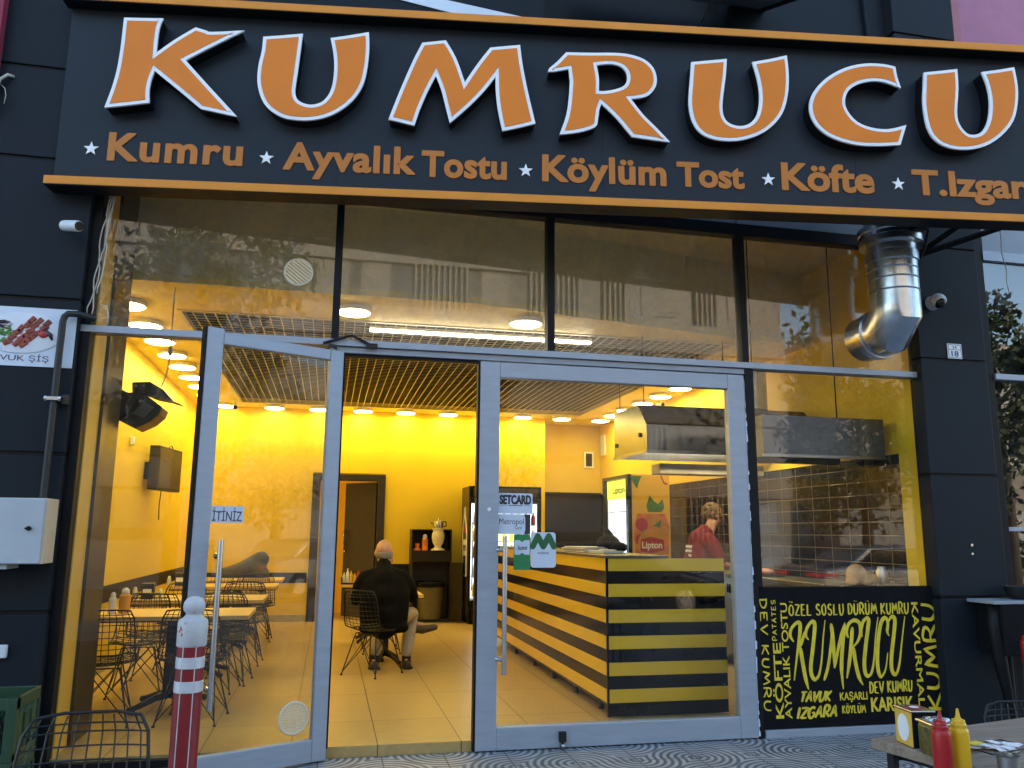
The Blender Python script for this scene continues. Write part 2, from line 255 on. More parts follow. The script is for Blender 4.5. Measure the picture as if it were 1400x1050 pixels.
def link(o, parent=None):
    C.objects.link(o)
    if parent is not None: o.parent = parent; o.location = -wl(parent)
    return o
def props(o, label=None, cat=None, group=None, kind=None):
    for k, v in (('label', label), ('category', cat), ('group', group), ('kind', kind)):
        if v: o[k] = v
    return o
def ob(name, mb, m, parent=None, smooth=False, bevel=0, seg=2, **kw):
    me = bpy.data.meshes.new(name); me.from_pydata(mb.v, [], mb.f); me.update()
    if smooth:
        for p in me.polygons: p.use_smooth = True
    me.materials.append(M[m] if isinstance(m, str) else m)
    o = bpy.data.objects.new(name, me); link(o, parent)
    if bevel:
        b = o.modifiers.new('bevel', 'BEVEL'); b.width = bevel; b.segments = seg; b.limit_method = 'ANGLE'; b.angle_limit = rad(40)
    if smooth == 'auto':
        me.set_sharp_from_angle(angle=rad(38))
    return props(o, **kw)
def thing(name, label, cat, loc=(0,0,0), group=None, kind=None):
    o = bpy.data.objects.new(name, None); o.empty_display_size = .1; C.objects.link(o); o.location = loc
    return props(o, label, cat, group, kind)
def dup(root, loc, rotz=0, label=None, group=None):
    def rec(o, par):
        c = o.copy(); C.objects.link(c)
        if par is not None: c.parent = par
        for ch in list(o.children): rec(ch, c)
        return c
    r = rec(root, None); r.location = loc; r.rotation_euler = (0, 0, rotz)
    if label: r['label'] = label
    if group: r['group'] = group
    return r
def eval_mesh(o, name):
    dg = bpy.context.evaluated_depsgraph_get(); dg.update()
    me = bpy.data.meshes.new_from_object(o.evaluated_get(dg)); me.name = name; return me
def blob(name, mb, m, parent=None, voxel=.012, sm=6, **kw):
    me = bpy.data.meshes.new('t'); me.from_pydata(mb.v, [], mb.f); o = bpy.data.objects.new('t', me); C.objects.link(o)
    r = o.modifiers.new('r', 'REMESH'); r.mode = 'VOXEL'; r.voxel_size = voxel
    if sm: s = o.modifiers.new('s', 'SMOOTH'); s.factor = .5; s.iterations = sm
    e = eval_mesh(o, name); bpy.data.objects.remove(o)
    for p in e.polygons: p.use_smooth = True
    e.materials.clear(); e.materials.append(M[m] if isinstance(m, str) else m)
    q = bpy.data.objects.new(name, e); link(q, parent); return props(q, **kw)
def txt(name, body, w, h, O, ex, ey, m, parent=None, ext=.002, off=0.0, shear=0, space=1.0, fat=0, **kw):
    cu = bpy.data.curves.new('t', 'FONT'); cu.body = body; cu.size = 1; cu.offset = off; cu.shear = shear; cu.space_character = space; cu.resolution_u = 4
    o = bpy.data.objects.new('t', cu); C.objects.link(o); me = eval_mesh(o, name); bpy.data.objects.remove(o)
    xs = [v.co.x for v in me.vertices]; ys = [v.co.y for v in me.vertices]; x0, x1, y0, y1 = min(xs), max(xs), min(ys), max(ys)
    O, ex, ey = Vector(O), Vector(ex).normalized(), Vector(ey).normalized(); n = ex.cross(ey)
    bm = bmesh.new(); bm.from_mesh(me)
    ge = bmesh.ops.extrude_face_region(bm, geom=bm.faces[:]); top = {v for v in ge['geom'] if isinstance(v, bmesh.types.BMVert)}
    for v in bm.verts:
        p = O+ex*((v.co.x-x0)/(x1-x0)*w)+ey*((v.co.y-y0)/(y1-y0)*h)+(n*ext if v in top else n*.0); v.co = p
    base = bm.faces[:]
    if fat:
        for q_, (a_, b_) in enumerate(((1,0),(-1,0),(0,1),(0,-1),(.7,.7),(-.7,-.7),(.7,-.7),(-.7,.7))):
            d_ = bmesh.ops.duplicate(bm, geom=base)
            for v in d_['geom']:
                if isinstance(v, bmesh.types.BMVert): v.co += ex*a_*fat+ey*b_*fat+n*.0002*(q_+1)
    bmesh.ops.recalc_face_normals(bm, faces=bm.faces[:])
    for f in bm.faces: f.smooth = False
    bm.to_mesh(me); bm.free(); me.materials.clear(); me.materials.append(M[m])
    q = bpy.data.objects.new(name, me); link(q, parent); return props(q, **kw)
def outline(name, polys, O, ex, ey, m, parent=None, d0=0.0, d1=.01, offset=0.0, **kw):
    """filled 2D outline (with holes) turned into a slab between d0 and d1 along ex x ey"""
    cu = bpy.data.curves.new('t', 'CURVE'); cu.dimensions = '2D'; cu.fill_mode = 'BOTH'; cu.extrude = (d1-d0)/2; cu.offset = offset
    for poly in polys:
        sp = cu.splines.new('POLY'); sp.points.add(len(poly)-1); sp.use_cyclic_u = True
        for p, q in zip(sp.points, poly): p.co = (q[0], q[1], 0, 1)
    o = bpy.data.objects.new('t', cu); C.objects.link(o); me = eval_mesh(o, name); bpy.data.objects.remove(o)
    O, ex, ey = Vector(O), Vector(ex), Vector(ey); n = ex.cross(ey).normalized()
    for v in me.vertices: v.co = O+ex*v.co.x+ey*v.co.y+n*(v.co.z+(d0+d1)/2)
    me.materials.clear(); me.materials.append(M[m]); me.update(); q = bpy.data.objects.new(name, me); link(q, parent); return props(q, **kw)
def smoothpoly(pts, sharp, k=3):
    """catmull-rom refine except at the listed corner indices"""
    n = len(pts); out = []
    for i in range(n):
        p0, p1, p2, p3 = pts[i-1], pts[i], pts[(i+1) % n], pts[(i+2) % n]
        if i in sharp: p0 = p1
        if (i+1) % n in sharp: p3 = p2
        for j in range(k):
            t = j/k
            out.append(tuple(.5*((2*p1[a])+(-p0[a]+p2[a])*t+(2*p0[a]-5*p1[a]+4*p2[a]-p3[a])*t*t+(-p0[a]+3*p1[a]-3*p2[a]+p3[a])*t**3) for a in (0, 1)))
    return out
# brush letters as pen strokes in a unit cell
ST = {
'A':[[(0,0),(.28,.55),(.5,1),(.68,.5),(.95,0)],[(.2,.36),(.8,.38)]],'C':[[(.9,.82),(.6,1),(.2,.8),(.06,.42),(.25,.06),(.6,0),(.92,.18)]],
'D':[[(.1,0),(.12,1)],[(0,.98),(.5,.96),(.9,.6),(.7,.15),(.02,0)]],'E':[[(.85,1),(.12,.97),(.1,.02),(.9,0)],[(.1,.52),(.7,.54)]],
'G':[[(.9,.82),(.55,1),(.15,.75),(.08,.3),(.45,0),(.9,.15),(.9,.45),(.5,.45)]],'I':[[(.5,1),(.45,0)]],'K':[[(.14,1),(.08,0)],[(.9,1),(.15,.45),(.95,0)]],
'L':[[(.15,1),(.1,.02),(.85,.05)]],'M':[[(0,0),(.2,1),(.48,.3),(.8,1),(1,0)]],'O':[[(.5,1),(.12,.75),(.1,.25),(.45,0),(.85,.2),(.9,.75),(.5,1)]],
'P':[[(.12,0),(.12,1),(.7,.98),(.85,.7),(.6,.48),(.12,.45)]],'R':[[(.1,0),(.12,1),(.7,.98),(.85,.72),(.6,.5),(.14,.46)],[(.4,.47),(.95,0)]],
'S':[[(.85,.86),(.5,1),(.15,.8),(.3,.55),(.75,.42),(.85,.15),(.45,0),(.08,.14)]],'T':[[(0,.97),(1,1)],[(.52,.98),(.46,0)]],
'U':[[(.1,1),(.08,.35),(.3,.02),(.65,.04),(.88,.4),(.92,1)]],'V':[[(0,1),(.45,0),(1,1)]],'Y':[[(0,1),(.48,.5)],[(1,1),(.35,0)]],'Z':[[(.05,.96),(.95,.98),(.05,.03),(.98,.05)]],
}
for a, b in (('Ö','O'),('Ü','U')): ST[a] = ST[b]+[[(.22,1.2),(.28,1.26)],[(.68,1.2),(.74,1.26)]]
def brush(name, word, w, h, O, ex, ey, m, parent, thick=.16, shear=0, taper=.5, gap=.22, seed=1, **kw):
    rnd = random.Random(seed); O, ex, ey = Vector(O), Vector(ex).normalized(), Vector(ey).normalized(); n = ex.cross(ey)
    widths = [.4 if c in ' ' else (.35 if c == 'I' else (1.25 if c == 'M' else 1.0)) for c in word]; tot = sum(widths)+gap*(len(word)-1); u = w/tot
    mb = MB(); x = 0; lay = 0
    for c, cw in zip(word, widths):
        for st in ST.get(c, []):
            jit = [(a+rnd.uniform(-.04,.04), b+rnd.uniform(-.03,.03)) for a, b in st]
            pts = []
            for i in range(len(jit)-1):
                p0 = jit[max(i-1,0)]; p1 = jit[i]; p2 = jit[i+1]; p3 = jit[min(i+2, len(jit)-1)]
                sharpc = c in 'MVAZKLETY'
                for j in range(4):
                    t = j/4
                    if sharpc: q = tuple(p1[a]*(1-t)+p2[a]*t for a in (0,1))
                    else: q = tuple(.5*((2*p1[a])+(-p0[a]+p2[a])*t+(2*p0[a]-5*p1[a]+4*p2[a]-p3[a])*t*t+(-p0[a]+3*p1[a]-3*p2[a]+p3[a])*t**3) for a in (0,1))
                    pts.append(q)
            pts.append(jit[-1]); P = [Vector(((x+p[0]*cw)*u+p[1]*h*shear, p[1]*h)) for p in pts]
            L_, R_ = [], []; th = thick*h
            for i, p in enumerate(P):
                a = P[max(i-1,0)]; b = P[min(i+1, len(P)-1)]; t = (b-a); t = t.normalized() if t.length > 1e-9 else Vector((1,0)); nn = Vector((-t.y, t.x))
                k = th*.5*(1-taper*abs(i/max(1,len(P)-1)-.35))*(.75+.5*abs(nn.x*.9+nn.y*.2)); L_.append(p+nn*k); R_.append(p-nn*k)
            lay += 1; z0, z1 = .0, .0008+.00025*(lay % 9); k = len(P); V = []
            for z in (z0, z1):
                for p in L_+R_: V.append(O+ex*p.x+ey*p.y+n*z)
            F = []
            for i in range(k-1):
                F.append((i, i+1, k+i+1, k+i)[::-1] if False else (2*k+i, 3*k+i, 3*k+i+1, 2*k+i+1))
                F.append((i, i+1, 2*k+i+1, 2*k+i)); F.append((k+i+1, k+i, 3*k+i, 3*k+i+1))
            F.append((0, 2*k, 3*k, k)); F.append((k-1, 2*k-1, 4*k-1, 3*k-1)); mb.add(V, F)
        x += cw+gap
    return ob(name, mb, m, parent, **kw)
X, Y, Z = Vector((1,0,0)), Vector((0,1,0)), Vector((0,0,1))

# ================================================================== the setting
ob('pavement', MB().box(-40, 40, -9.2, .0, -.3, 0), pavement_mat(), kind='structure')
ob('road', MB().box(-60, 60, -60, -9.2, -.4, -.13), 'asph', kind='structure')
ob('pavement_far', MB().box(-60, 60, -24, -19, -.13, .0), 'grayp', kind='structure')
ob('ground', MB().box(-60, 60, .0, 60, -.5, -.05), 'asph', kind='structure')
ob('floor', MB().box(-2.2, 4.95, .012, 9.4, -.04, .07), 'floor', kind='structure')

# ------------------------------------------------------------------ the shop building
shop = thing('shop_building', 'anthracite clad shop building with glazed front and yellow interior, carrying the large sign', 'building')
FZ = .07
ob('side_wall', MB().box(-2.35, -2.2, .05, 9.5, FZ, 4.35), 'yel', shop)
ob('dado_band', MB().box(-2.2, -2.192, .8, 7.98, .76, .93).box(-2.19, -.31, 7.985, 8.0, .67, .835).box(.92, 3.67, 7.985, 8.0, .64, .97), 'dado', shop)
ob('skirting', MB().box(-2.2, -2.18, .8, 7.98, FZ, .17).box(-2.18, -.31, 7.98, 8.0, FZ, .18), 'plinth', shop, bevel=.003)
bw = MB().box(-2.2, -.29, 8, 8.15, FZ, 4.35).box(-.29, .9, 8, 8.15, 2.45, 4.35).box(.9, 3.67, 8, 8.15, FZ, 4.35).box(3.55, 3.67, 8.15, 8.75, FZ, 4.35)
ob('alcove_wall', MB().box(3.67, 5.1, 8.75, 8.9, 2.24, 4.35), 'yel_shaded', shop)  # dimness of the deep alcove is put into this darker wall colour
ob('back_wall', bw, 'yel', shop)
ob('back_tiling', MB().box(3.67, 4.95, 8.735, 8.9, FZ, 2.24), 'tilebk', shop)
ob('corridor_wall', MB().box(-1.5, 2, 9.4, 9.5, FZ, 3).box(-1.5, 2, 8.15, 9.4, 2.6, 2.7), 'tan', shop)
ob('right_wall', MB().box(4.95, 5.1, .05, 8.9, 2.22, 4.35), 'yel', shop)
ob('wall_tiling', MB().box(4.935, 5.1, .3, 8.75, FZ, 2.22), 'tileb', shop)
ob('jamb_lining', MB().box(4.845, 4.95, .05, .299, FZ, 4.30), 'yel', shop)
# dropped ceiling with an opening for the open-cell grid
front = [(-2.2,.95),(1.2,.97),(4.95,1.8)]
ce = MB().prism(front+[(4.95,1.85),(-2.2,1.85)], (0,0,0), X, Y, 3.5, 3.56)
ce.box(-2.2, -1.44, 1.85, 8, 3.5, 3.56).box(4.15, 4.95, 1.85, 8.75, 3.5, 3.56).box(-1.44, 4.15, 7.42, 8, 3.5, 3.56).box(3.67, 4.15, 8.0, 8.75, 3.5, 3.56)
ob('ceiling', ce, 'yelc', shop)
fa = MB()
for (a, b) in zip(front[:-1], front[1:]):
    fa.add([(a[0],a[1],3.56),(b[0],b[1],3.56),(b[0],b[1]+.12,3.56),(a[0],a[1]+.12,3.56),(a[0],a[1],4.3),(b[0],b[1],4.3),(b[0],b[1]+.12,4.3),(a[0],a[1]+.12,4.3)],
           [(0,3,2,1),(4,5,6,7),(0,1,5,4),(1,2,6,5),(2,3,7,6),(3,0,4,7)])
ob('ceiling_fascia', fa, 'yelf', shop)
ob('upper_slab', MB().box(-2.35, 5.1, .05, 9.5, 4.3, 4.45), 'yelf', shop)
ob('plenum', MB().box(-1.5, 4.2, 1.95, 7.5, 4.2, 4.25).box(-1.5, -1.45, 1.95, 7.5, 3.56, 4.2).box(4.16, 4.2, 1.95, 7.5, 3.56, 4.2).box(-1.45, 4.16, 7.43, 7.5, 3.56, 4.2).box(-1.45, 4.16, 1.95, 1.99, 3.56, 4.2), 'plen', shop)
gr = MB()
for i in range(1, 56): gr.box(-1.44+i*.1-.0045, -1.44+i*.1+.0045, 1.85, 7.42, 3.502, 3.512)
for j in range(1, 56): gr.box(-1.44, 4.15, 1.85+j*.1-.003, 1.85+j*.1+.003, 3.5045, 3.5075)
gr.box(-1.46, -1.425, 1.83, 7.44, 3.49, 3.5).box(4.135, 4.17, 1.83, 7.44, 3.49, 3.5).box(-1.425, 4.135, 7.405, 7.44, 3.49, 3.5).box(-1.425, 4.135, 1.83, 1.865, 3.49, 3.5)
ob('ceiling_grid', gr, 'grid', shop)
# column inside the left pane
ob('inner_column', MB().box(-2.19, -1.615, .331, .80, FZ, 4.3), 'bronze', shop)
ob('jamb_lining', MB().box(-1.9, -1.637, .05, .33, FZ, 4.29), 'jambp', shop)
# cladding on both sides and above
def cladding(x0, x1, zs, yf):
    mb = MB()
    for a, b in zip(zs[:-1], zs[1:]): mb.box(x0, x1, yf, yf+.12, a+.012, b-.012)
    return mb
ob('cladding', cladding(-6, -1.705, [0,.978,1.977,3.014,4.005,4.681,5.6,6.6,8], -.12), 'anth', shop, bevel=.006)
ob('cladding', cladding(4.80, 5.45, [0,1.014,1.995,2.971,3.967,5.0,6.0,7.2], -.12), 'anth', shop, bevel=.006)
ob('cladding_backing', MB().box(-6, -1.71, -.105, .05, 0, 8), 'black', shop); ob('cladding_backing', MB().box(4.82, 5.43, -.105, .05, 0, 7.2), 'black', shop)
ob('upper_wall', MB().box(-1.7, 1.55, -.02, .3, 4.4, 8).box(3.26, 4.79, -.02, .3, 4.4, 8).box(1.55, 3.26, -.02, .3, 6.7, 8).box(1.55, 3.26, -.02, .3, 4.4, 5.0), 'anth', shop)
ob('lintel_panel', MB().box(-1.69, 1.6, -.03, .04, 4.05, 4.4).box(1.61, 3.2, -.03, .04, 4.05, 4.4).box(3.21, 4.8, -.03, .04, 4.05, 4.4), 'grayp', shop, bevel=.004)
ob('window_recess', MB().box(1.55, 3.26, .25, .3, 5.0, 6.7), 'black', shop)
aw = thing('awning_window', 'dark top hung window propped open above the orange sign trim', 'window', (2.75, 0, 5.85))
ob('sash', MB().obox((2.72, -.33, 5.98), (.82,0,0), (0,.36,.17), (0,-.012,.025)), 'louv', aw, bevel=.006)
ob('sash_frame', MB().obox((2.72, -.65, 5.815), (.84,0,0), (0,.03,0), (0,0,.022)).obox((3.55,-.33,5.962), (.02,0,0), (0,.36,.17), (0,-.012,.025)), 'black', aw)
ob('stay', MB().tube([(2.86,-.62,5.83),(2.86,-.1,5.70)], .009, 6), 'steel', aw)
ob('cable_conduit', MB().tube([(4.62,-.05,5.2),(4.60,-.05,5.8),(4.56,-.05,6.6)], .022, 8), 'anth', shop, smooth=True)

# glazing frames
fr = MB()
fr.box(-1.705, -1.645, -.05, .06, .0, 3.95).box(-.047, .008, -.045, .06, 2.868, 3.95).box(1.575, 1.632, -.045, .06, 2.868, 3.95)
fr.box(3.205, 3.262, -.045, .06, 2.868, 3.95).box(3.215, 3.252, -.045, .06, .0, 1.1).box(3.215, 3.292, -.045, .06, 1.1, 2.815).box(4.835, 4.90, -.05, .06, .0, 3.95)
fr.box(-1.705, 4.90, -.048, .06, 3.95, 4.05).box(-1.645, 0.0, -.03, .05, .0, .05)
ob('window_frame', fr, 'black', shop, bevel=.004)
ob('transom', MB().box(-1.71, 4.885, -.065, .05, 2.818, 2.866), 'alu', shop, bevel=.003)
ob('door_head', MB().box(.0, 3.215, -.04, .05, 2.772, 2.815), 'alud', shop, bevel=.002)
ob('door_jamb', MB().box(-.006, .05, -.055, .05, 0, 2.772).box(-.05, -.012, -.03, .04, 0.05, 2.815), 'alu', shop, bevel=.004)
ob('door_seal', MB().box(.05, 1.04, -.02, .03, 2.752, 2.772).box(.05, .062, -.02, .03, .07, 2.752), 'black', shop)
ob('lower_panel', MB().box(3.2525, 4.868, -.03, .05, .06, 1.0995), 'blackm', shop)
ob('base_sill', MB().box(3.262, 4.868, -.05, .05, 0, .058), 'alu', shop, bevel=.003)
for x0, x1 in ((-1.645,-.047),(.008,1.575),(1.632,3.205),(3.262,4.835)):
    ob('window_pane', MB().box(x0, x1, -.004, .004, 2.866, 3.95), G_up, shop)
ob('window_pane', MB().box(-1.645, -.05, -.004, .004, .05, 2.818), G_lo, shop)
ob('window_pane', MB().box(3.292, 4.835, -.004, .004, 1.1, 2.818), G_win, shop)
for cx, cz in ((-.302, 3.36),):
    v = thing('round_vent', 'round white vent set in the upper left window pane', 'vent', (cx, -.01, cz))
    rm = MB(); rm.tube([(cx+.098*math.cos(a*PI/16), -.012, cz+.098*math.sin(a*PI/16)) for a in range(32)], .008, 6, closed=True)
    ob('rim', rm, 'ceram', v, smooth=True); sl = MB()
    for k in range(-4, 5):
        L_ = math.sqrt(max(.0001, .092**2-(k*.021)**2)); dx, dz = math.cos(rad(-38)), math.sin(rad(-38))
        c = Vector((cx-dz*k*.021, -.012, cz+dx*k*.021)); sl.obox(c, (dx*L_,0,dz*L_), (0,.006,0), (-dz*.0055,0,dx*.0055))
    ob('louvre', sl, 'ceram', v)
# panel lettering (yellow brush letters on the black board)
py = -.0305
def P(x, z): return (x, py, z)
T = lambda *a, **k: txt('lettering', *a, 'ytext', shop, ext=.0012, **k)
B = lambda *a, **k: brush('lettering', *a, 'ytext', shop, **k)
BIG = [[(3.539, 0.689), (3.512, 0.734), (3.523, 0.785), (3.564, 0.825), (3.594, 0.83), (3.601, 0.799), (3.587, 0.71), (3.557, 0.564), (3.526, 0.405)], [(3.592, 0.651), (3.627, 0.732), (3.651, 0.776)], [(3.592, 0.651), (3.606, 0.534), (3.624, 0.417), (3.644, 0.336)], [(3.667, 0.701), (3.646, 0.731), (3.652, 0.776), (3.684, 0.823), (3.717, 0.836), (3.726, 0.797), (3.701, 0.649), (3.673, 0.503), (3.679, 0.437), (3.704, 0.409), (3.74, 0.443), (3.768, 0.544), (3.795, 0.721), (3.819, 0.848)], [(3.78, 0.398), (3.819, 0.492), (3.852, 0.631), (3.867, 0.75)], [(3.869, 0.821), (3.877, 0.72), (3.878, 0.608), (3.876, 0.487)], [(3.876, 0.487), (3.916, 0.622), (3.955, 0.741), (3.991, 0.826)], [(3.989, 0.819), (3.969, 0.718), (3.945, 0.57), (3.936, 0.452), (3.942, 0.331)], [(4.013, 0.71), (4.0, 0.755), (4.026, 0.818), (4.08, 0.842), (4.122, 0.813), (4.123, 0.745), (4.09, 0.678), (4.049, 0.642)], [(4.054, 0.792), (4.037, 0.679), (4.009, 0.531), (3.978, 0.408)], [(4.052, 0.642), (4.061, 0.53), (4.083, 0.419), (4.115, 0.355)], [(4.134, 0.715), (4.133, 0.775), (4.154, 0.832), (4.187, 0.856), (4.202, 0.839), (4.19, 0.774), (4.163, 0.655), (4.139, 0.521), (4.142, 0.446), (4.166, 0.421), (4.2, 0.452), (4.231, 0.563), (4.257, 0.728), (4.288, 0.864)], [(4.377, 0.718), (4.362, 0.753), (4.373, 0.817), (4.357, 0.857), (4.319, 0.833), (4.287, 0.743), (4.262, 0.6), (4.255, 0.488), (4.268, 0.421), (4.289, 0.418), (4.325, 0.471), (4.353, 0.591)], [(4.379, 0.825), (4.402, 0.859), (4.429, 0.862), (4.438, 0.831), (4.422, 0.74), (4.391, 0.597), (4.377, 0.485), (4.391, 0.434), (4.42, 0.435), (4.453, 0.513), (4.487, 0.671), (4.531, 0.867)]]
mb = MB()
for li, st in enumerate(BIG):
    m_ = len(st); pts = []
    for i in range(m_-1):
        p0, p1, p2, p3 = st[max(i-1,0)], st[i], st[i+1], st[min(i+2,m_-1)]
        for j in range(5):
            t = j/5; pts.append(Vector([.5*((2*p1[a])+(-p0[a]+p2[a])*t+(2*p0[a]-5*p1[a]+4*p2[a]-p3[a])*t*t+(-p0[a]+3*p1[a]-3*p2[a]+p3[a])*t**3) for a in (0,1)]))
    pts.append(Vector(st[-1])); k = len(pts); L_, R_ = [], []
    for i, p in enumerate(pts):
        t = (pts[min(i+1,k-1)]-pts[max(i-1,0)]).normalized(); nn = Vector((-t.y,t.x)); f = i/(k-1)
        w_ = .0155*min(1, .35+f*6)*min(1, .28+(1-f)*2.2)*(1.0 if t.y < .3 else .78); L_.append(p+nn*w_); R_.append(p-nn*w_)
    V = [(q.x, py-d, q.y) for d in (0, .0009+.0002*li) for q in L_+R_]; F = []
    for i in range(k-1): F += [(2*k+i,2*k+i+1,3*k+i+1,3*k+i), (i,i+1,2*k+i+1,2*k+i), (k+i+1,k+i,3*k+i,3*k+i+1)]
    F += [(0,2*k,3*k,k), (k-1,2*k-1,4*k-1,3*k-1)]; mb.add(V, F)
ob('lettering', mb, 'ytext', shop)
B('ÖZEL SOSLU DÜRÜM KUMRU', 1.06, .083, P(3.512,.884), (1,0,.004), Z, thick=.14, seed=4, gap=.3)
B('DEV KUMRU', .38, .083, P(4.172,.292), (1,0,.012), Z, thick=.15, seed=5, gap=.3)
T('KARISIK', .38, .107, P(4.175,.154), X, Z, off=.03)
T('KAŞARLI', .24, .078, P(3.908,.232), X, Z, off=.02)
B('KÖYLÜM', .20, .055, P(3.923,.153), X, Z, thick=.17, seed=6, gap=.3)
B('TAVUK', .26, .072, P(3.563,.249), X, Z, thick=.26, shear=.3, seed=7, gap=.16)
B('IZGARA', .34, .078, P(3.53,.128), (1,0,.02), Z, thick=.26, shear=.3, seed=8, gap=.16)
B('DEV KUMRU', .82, .058, P(3.266,1.012), -Z, X, thick=.22, seed=9, gap=.3)
T('KÖFTE', .55, .082, P(3.428,.135), Z, -X, off=.015)
B('PATATES', .305, .036, P(3.398,.70), Z, -X, thick=.2, seed=10, gap=.3)
T('AYVALIK TOSTU', .85, .058, P(3.496,.13), Z, -X, off=.01)
T('KAVURMALI', .83, .058, P(4.598,.975), -Z, X, off=.012)
B('KUMRU', .82, .12, P(4.808,.143), Z, -X, thick=.2, seed=12, gap=.22, taper=.4)

# the open door leaf, hung on the left jamb and swung out to the left
A = Vector((.05, -.05, 0)); dd = Vector((-.886, -.426, 0)).normalized(); dn = Vector((-dd.y, dd.x, 0))
if dn.y > 0: dn = -dn
def leaf(u0, u1, z0, z1, t0=-.02, t1=.03):
    mb = MB(); return mb.add([A+dd*u+dn*t+Z*z for z in (z0, z1) for u, t in ((u0,t0),(u1,t0),(u1,t1),(u0,t1))], [(0,3,2,1),(4,5,6,7),(0,1,5,4),(1,2,6,5),(2,3,7,6),(3,0,4,7)])
def cat(*ms):
    r = MB()
    for m_ in ms: r.add(m_.v, m_.f)
    return r
door = ob('door', cat(leaf(.012, .115, .012, 2.772), leaf(.875, .985, .012, 2.80), leaf(.1155, .8745, 2.695, 2.772), leaf(.1155, .8745, .012, .155)), 'alu', shop, bevel=.006, label='silver glazed door leaf standing open to the left')
ob('door_edge', leaf(.986, 1.0, .012, 2.80, -.025, .034), 'black', door)
ob('door_pane', leaf(.1155, .8745, .155, 2.695, .001, .009), G_door, door)
def handle(par, base, along, out, z0, z1, za, zb, r=.017, st=.07):
    b = Vector(base); o = Vector(out); mb = MB().tube([b+o*st+Z*z0, b+o*st+Z*z1], r, 14)
    for z in (za, zb): mb.tube([b+Z*z, b+o*.02+Z*z, b+o*(st+.004)+Z*z], [.02, .016, .013], 12)
    return ob('pull_handle', mb, 'chrome', par, smooth='auto')
handle(door, A+dd*.86+dn*.03+dd*(-.035), dd, dn, .43, 1.44, .54, 1.34)
vent_c = A+dd*.245+dn*.012+Z*.30
vt = MB(); vt.tube([vent_c+dd*(.098*math.cos(a*PI/16))+Z*(.098*math.sin(a*PI/16)) for a in range(32)], .009, 6, closed=True)
vo = ob('door_vent', vt, 'ceram', door, smooth=True); sl = MB()
for k in range(-7, 8):
    L_ = math.sqrt(max(.0001, .092**2-(k*.0125)**2)); sl.obox(vent_c+Z*k*.0125, dd*L_, dn*.006, Z*.0038)
ob('louvre', sl, 'ceram', vo)
sp_ = ob('push_sign', leaf(.662, .8735, 1.545, 1.652, .0095, .0125), 'stk', door, label='grey İTİNİZ push sign on the door glass')
txt('lettering', 'İTİNİZ', .19, .085, A+dd*.862+dn*.0126+Z*1.556, -dd, Z, 'inkb', sp_, ext=.001, off=.01)
clo = MB().tube([(-.10,-.09,2.822),(.10,-.085,2.892),(.235,-.08,2.83)], .011, 6).obox((.245,-.075,2.825), (.04,0,0), (0,.015,0), (0,0,.016)).obox((-.03,-.11,2.80), (.03,.02,0), (0,.015,0), (0,0,.012))
ob('door_closer', clo, 'iron', shop)
# the closed right-hand leaf
lf = MB().box(1.0565, 1.206, -.045, .03, .008, 2.762).box(3.062, 3.205, -.045, .03, .008, 2.762)
lf.box(1.2065, 3.0615, -.045, .03, 2.645, 2.762).box(1.2065, 3.0615, -.045, .03, .008, .162)
leaf2 = ob('door', lf, 'alu', shop, bevel=.005, label='wide silver glazed door leaf standing closed')
ob('door_edge', MB().box(1.040, 1.056, -.04, .03, .01, 2.765), 'black', leaf2)
ob('door_pane', MB().box(1.2065, 3.0615, -.012, -.004, .162, 2.645), G_lo, leaf2)
handle(leaf2, (1.205, -.045, 0), X, (0.55,-.835,0), .52, 1.475, .62, 1.375)
rn = random.Random(17); jag = [(3.2055, .02)]; zz = .02
while zz < 2.7:
    wd = rn.choice((.002,.003,.004,.009,.014)) ; st_ = rn.uniform(.01,.07); jag += [(3.2055+wd, zz+.002), (3.2055+wd*rn.uniform(.6,1.2), min(2.72, zz+st_))]; zz += st_+.004
jag.append((3.2055, 2.73)); ob('chipped_sealant', MB().prism(jag, (0,-.043,0), X, Z, 0, .004), 'stk', leaf2)
lk = ob('floor_bolt', MB().box(1.655,1.705,-.075,-.046,.05,.12).box(1.67,1.69,-.07,-.05,.005,.05), 'iron', leaf2, bevel=.003)
ob('caster', MB().cyl((1.668,-.062,.022),(1.692,-.062,.022),.02), 'steel', lk, smooth='auto')
ob('screw', MB().cyl((1.135,-.0455,1.665),(1.135,-.049,1.665),.014), 'white', leaf2)
# stickers on the closed leaf
def sticker(name, x0, x1, z0, z1, m, r=.012, **kw):
    n = 5; pts = []
    for cx, cz, a0 in ((x1-r,z1-r,0),(x0+r,z1-r,90),(x0+r,z0+r,180),(x1-r,z0+r,270)):
        for k in range(n): a = rad(a0+90*k/(n-1)); pts.append((cx+r*math.cos(a), cz+r*math.sin(a)))
    return ob(name, MB().prism(pts, (0,-.0122,0), X, Z, 0.0, .0012), m, leaf2, **kw)
ys = -.0135
s1 = sticker('sticker', 1.207, 1.468, 1.635, 1.785, 'stk', label='white SETCARD payment sticker')
txt('lettering', 'SETCARD', .235, .066, (1.22, ys, 1.705), X, Z, 'ink', s1, ext=.0006, off=.02, fat=.0025)
ob('rule_lines', MB().box(1.218,1.275,ys-.0006,ys,1.694,1.696).box(1.40,1.457,ys-.0006,ys,1.694,1.696).box(1.285,1.39,ys-.0006,ys,1.692,1.697), 'ink', s1)
s2 = sticker('sticker', 1.207, 1.4515, 1.488, 1.632, 'stk', label='white and black Metropol Card sticker')
ob('black_edge', MB().prism([(1.405,1.488),(1.4515,1.488),(1.4515,1.632),(1.405,1.632),(1.413,1.60),(1.413,1.52)], (0,ys+.0005,0), X, Z, 0, .0008), 'ink', s2)
txt('lettering', 'Metropol', .185, .056, (1.216, ys, 1.545), X, Z, 'ink', s2, ext=.0006)
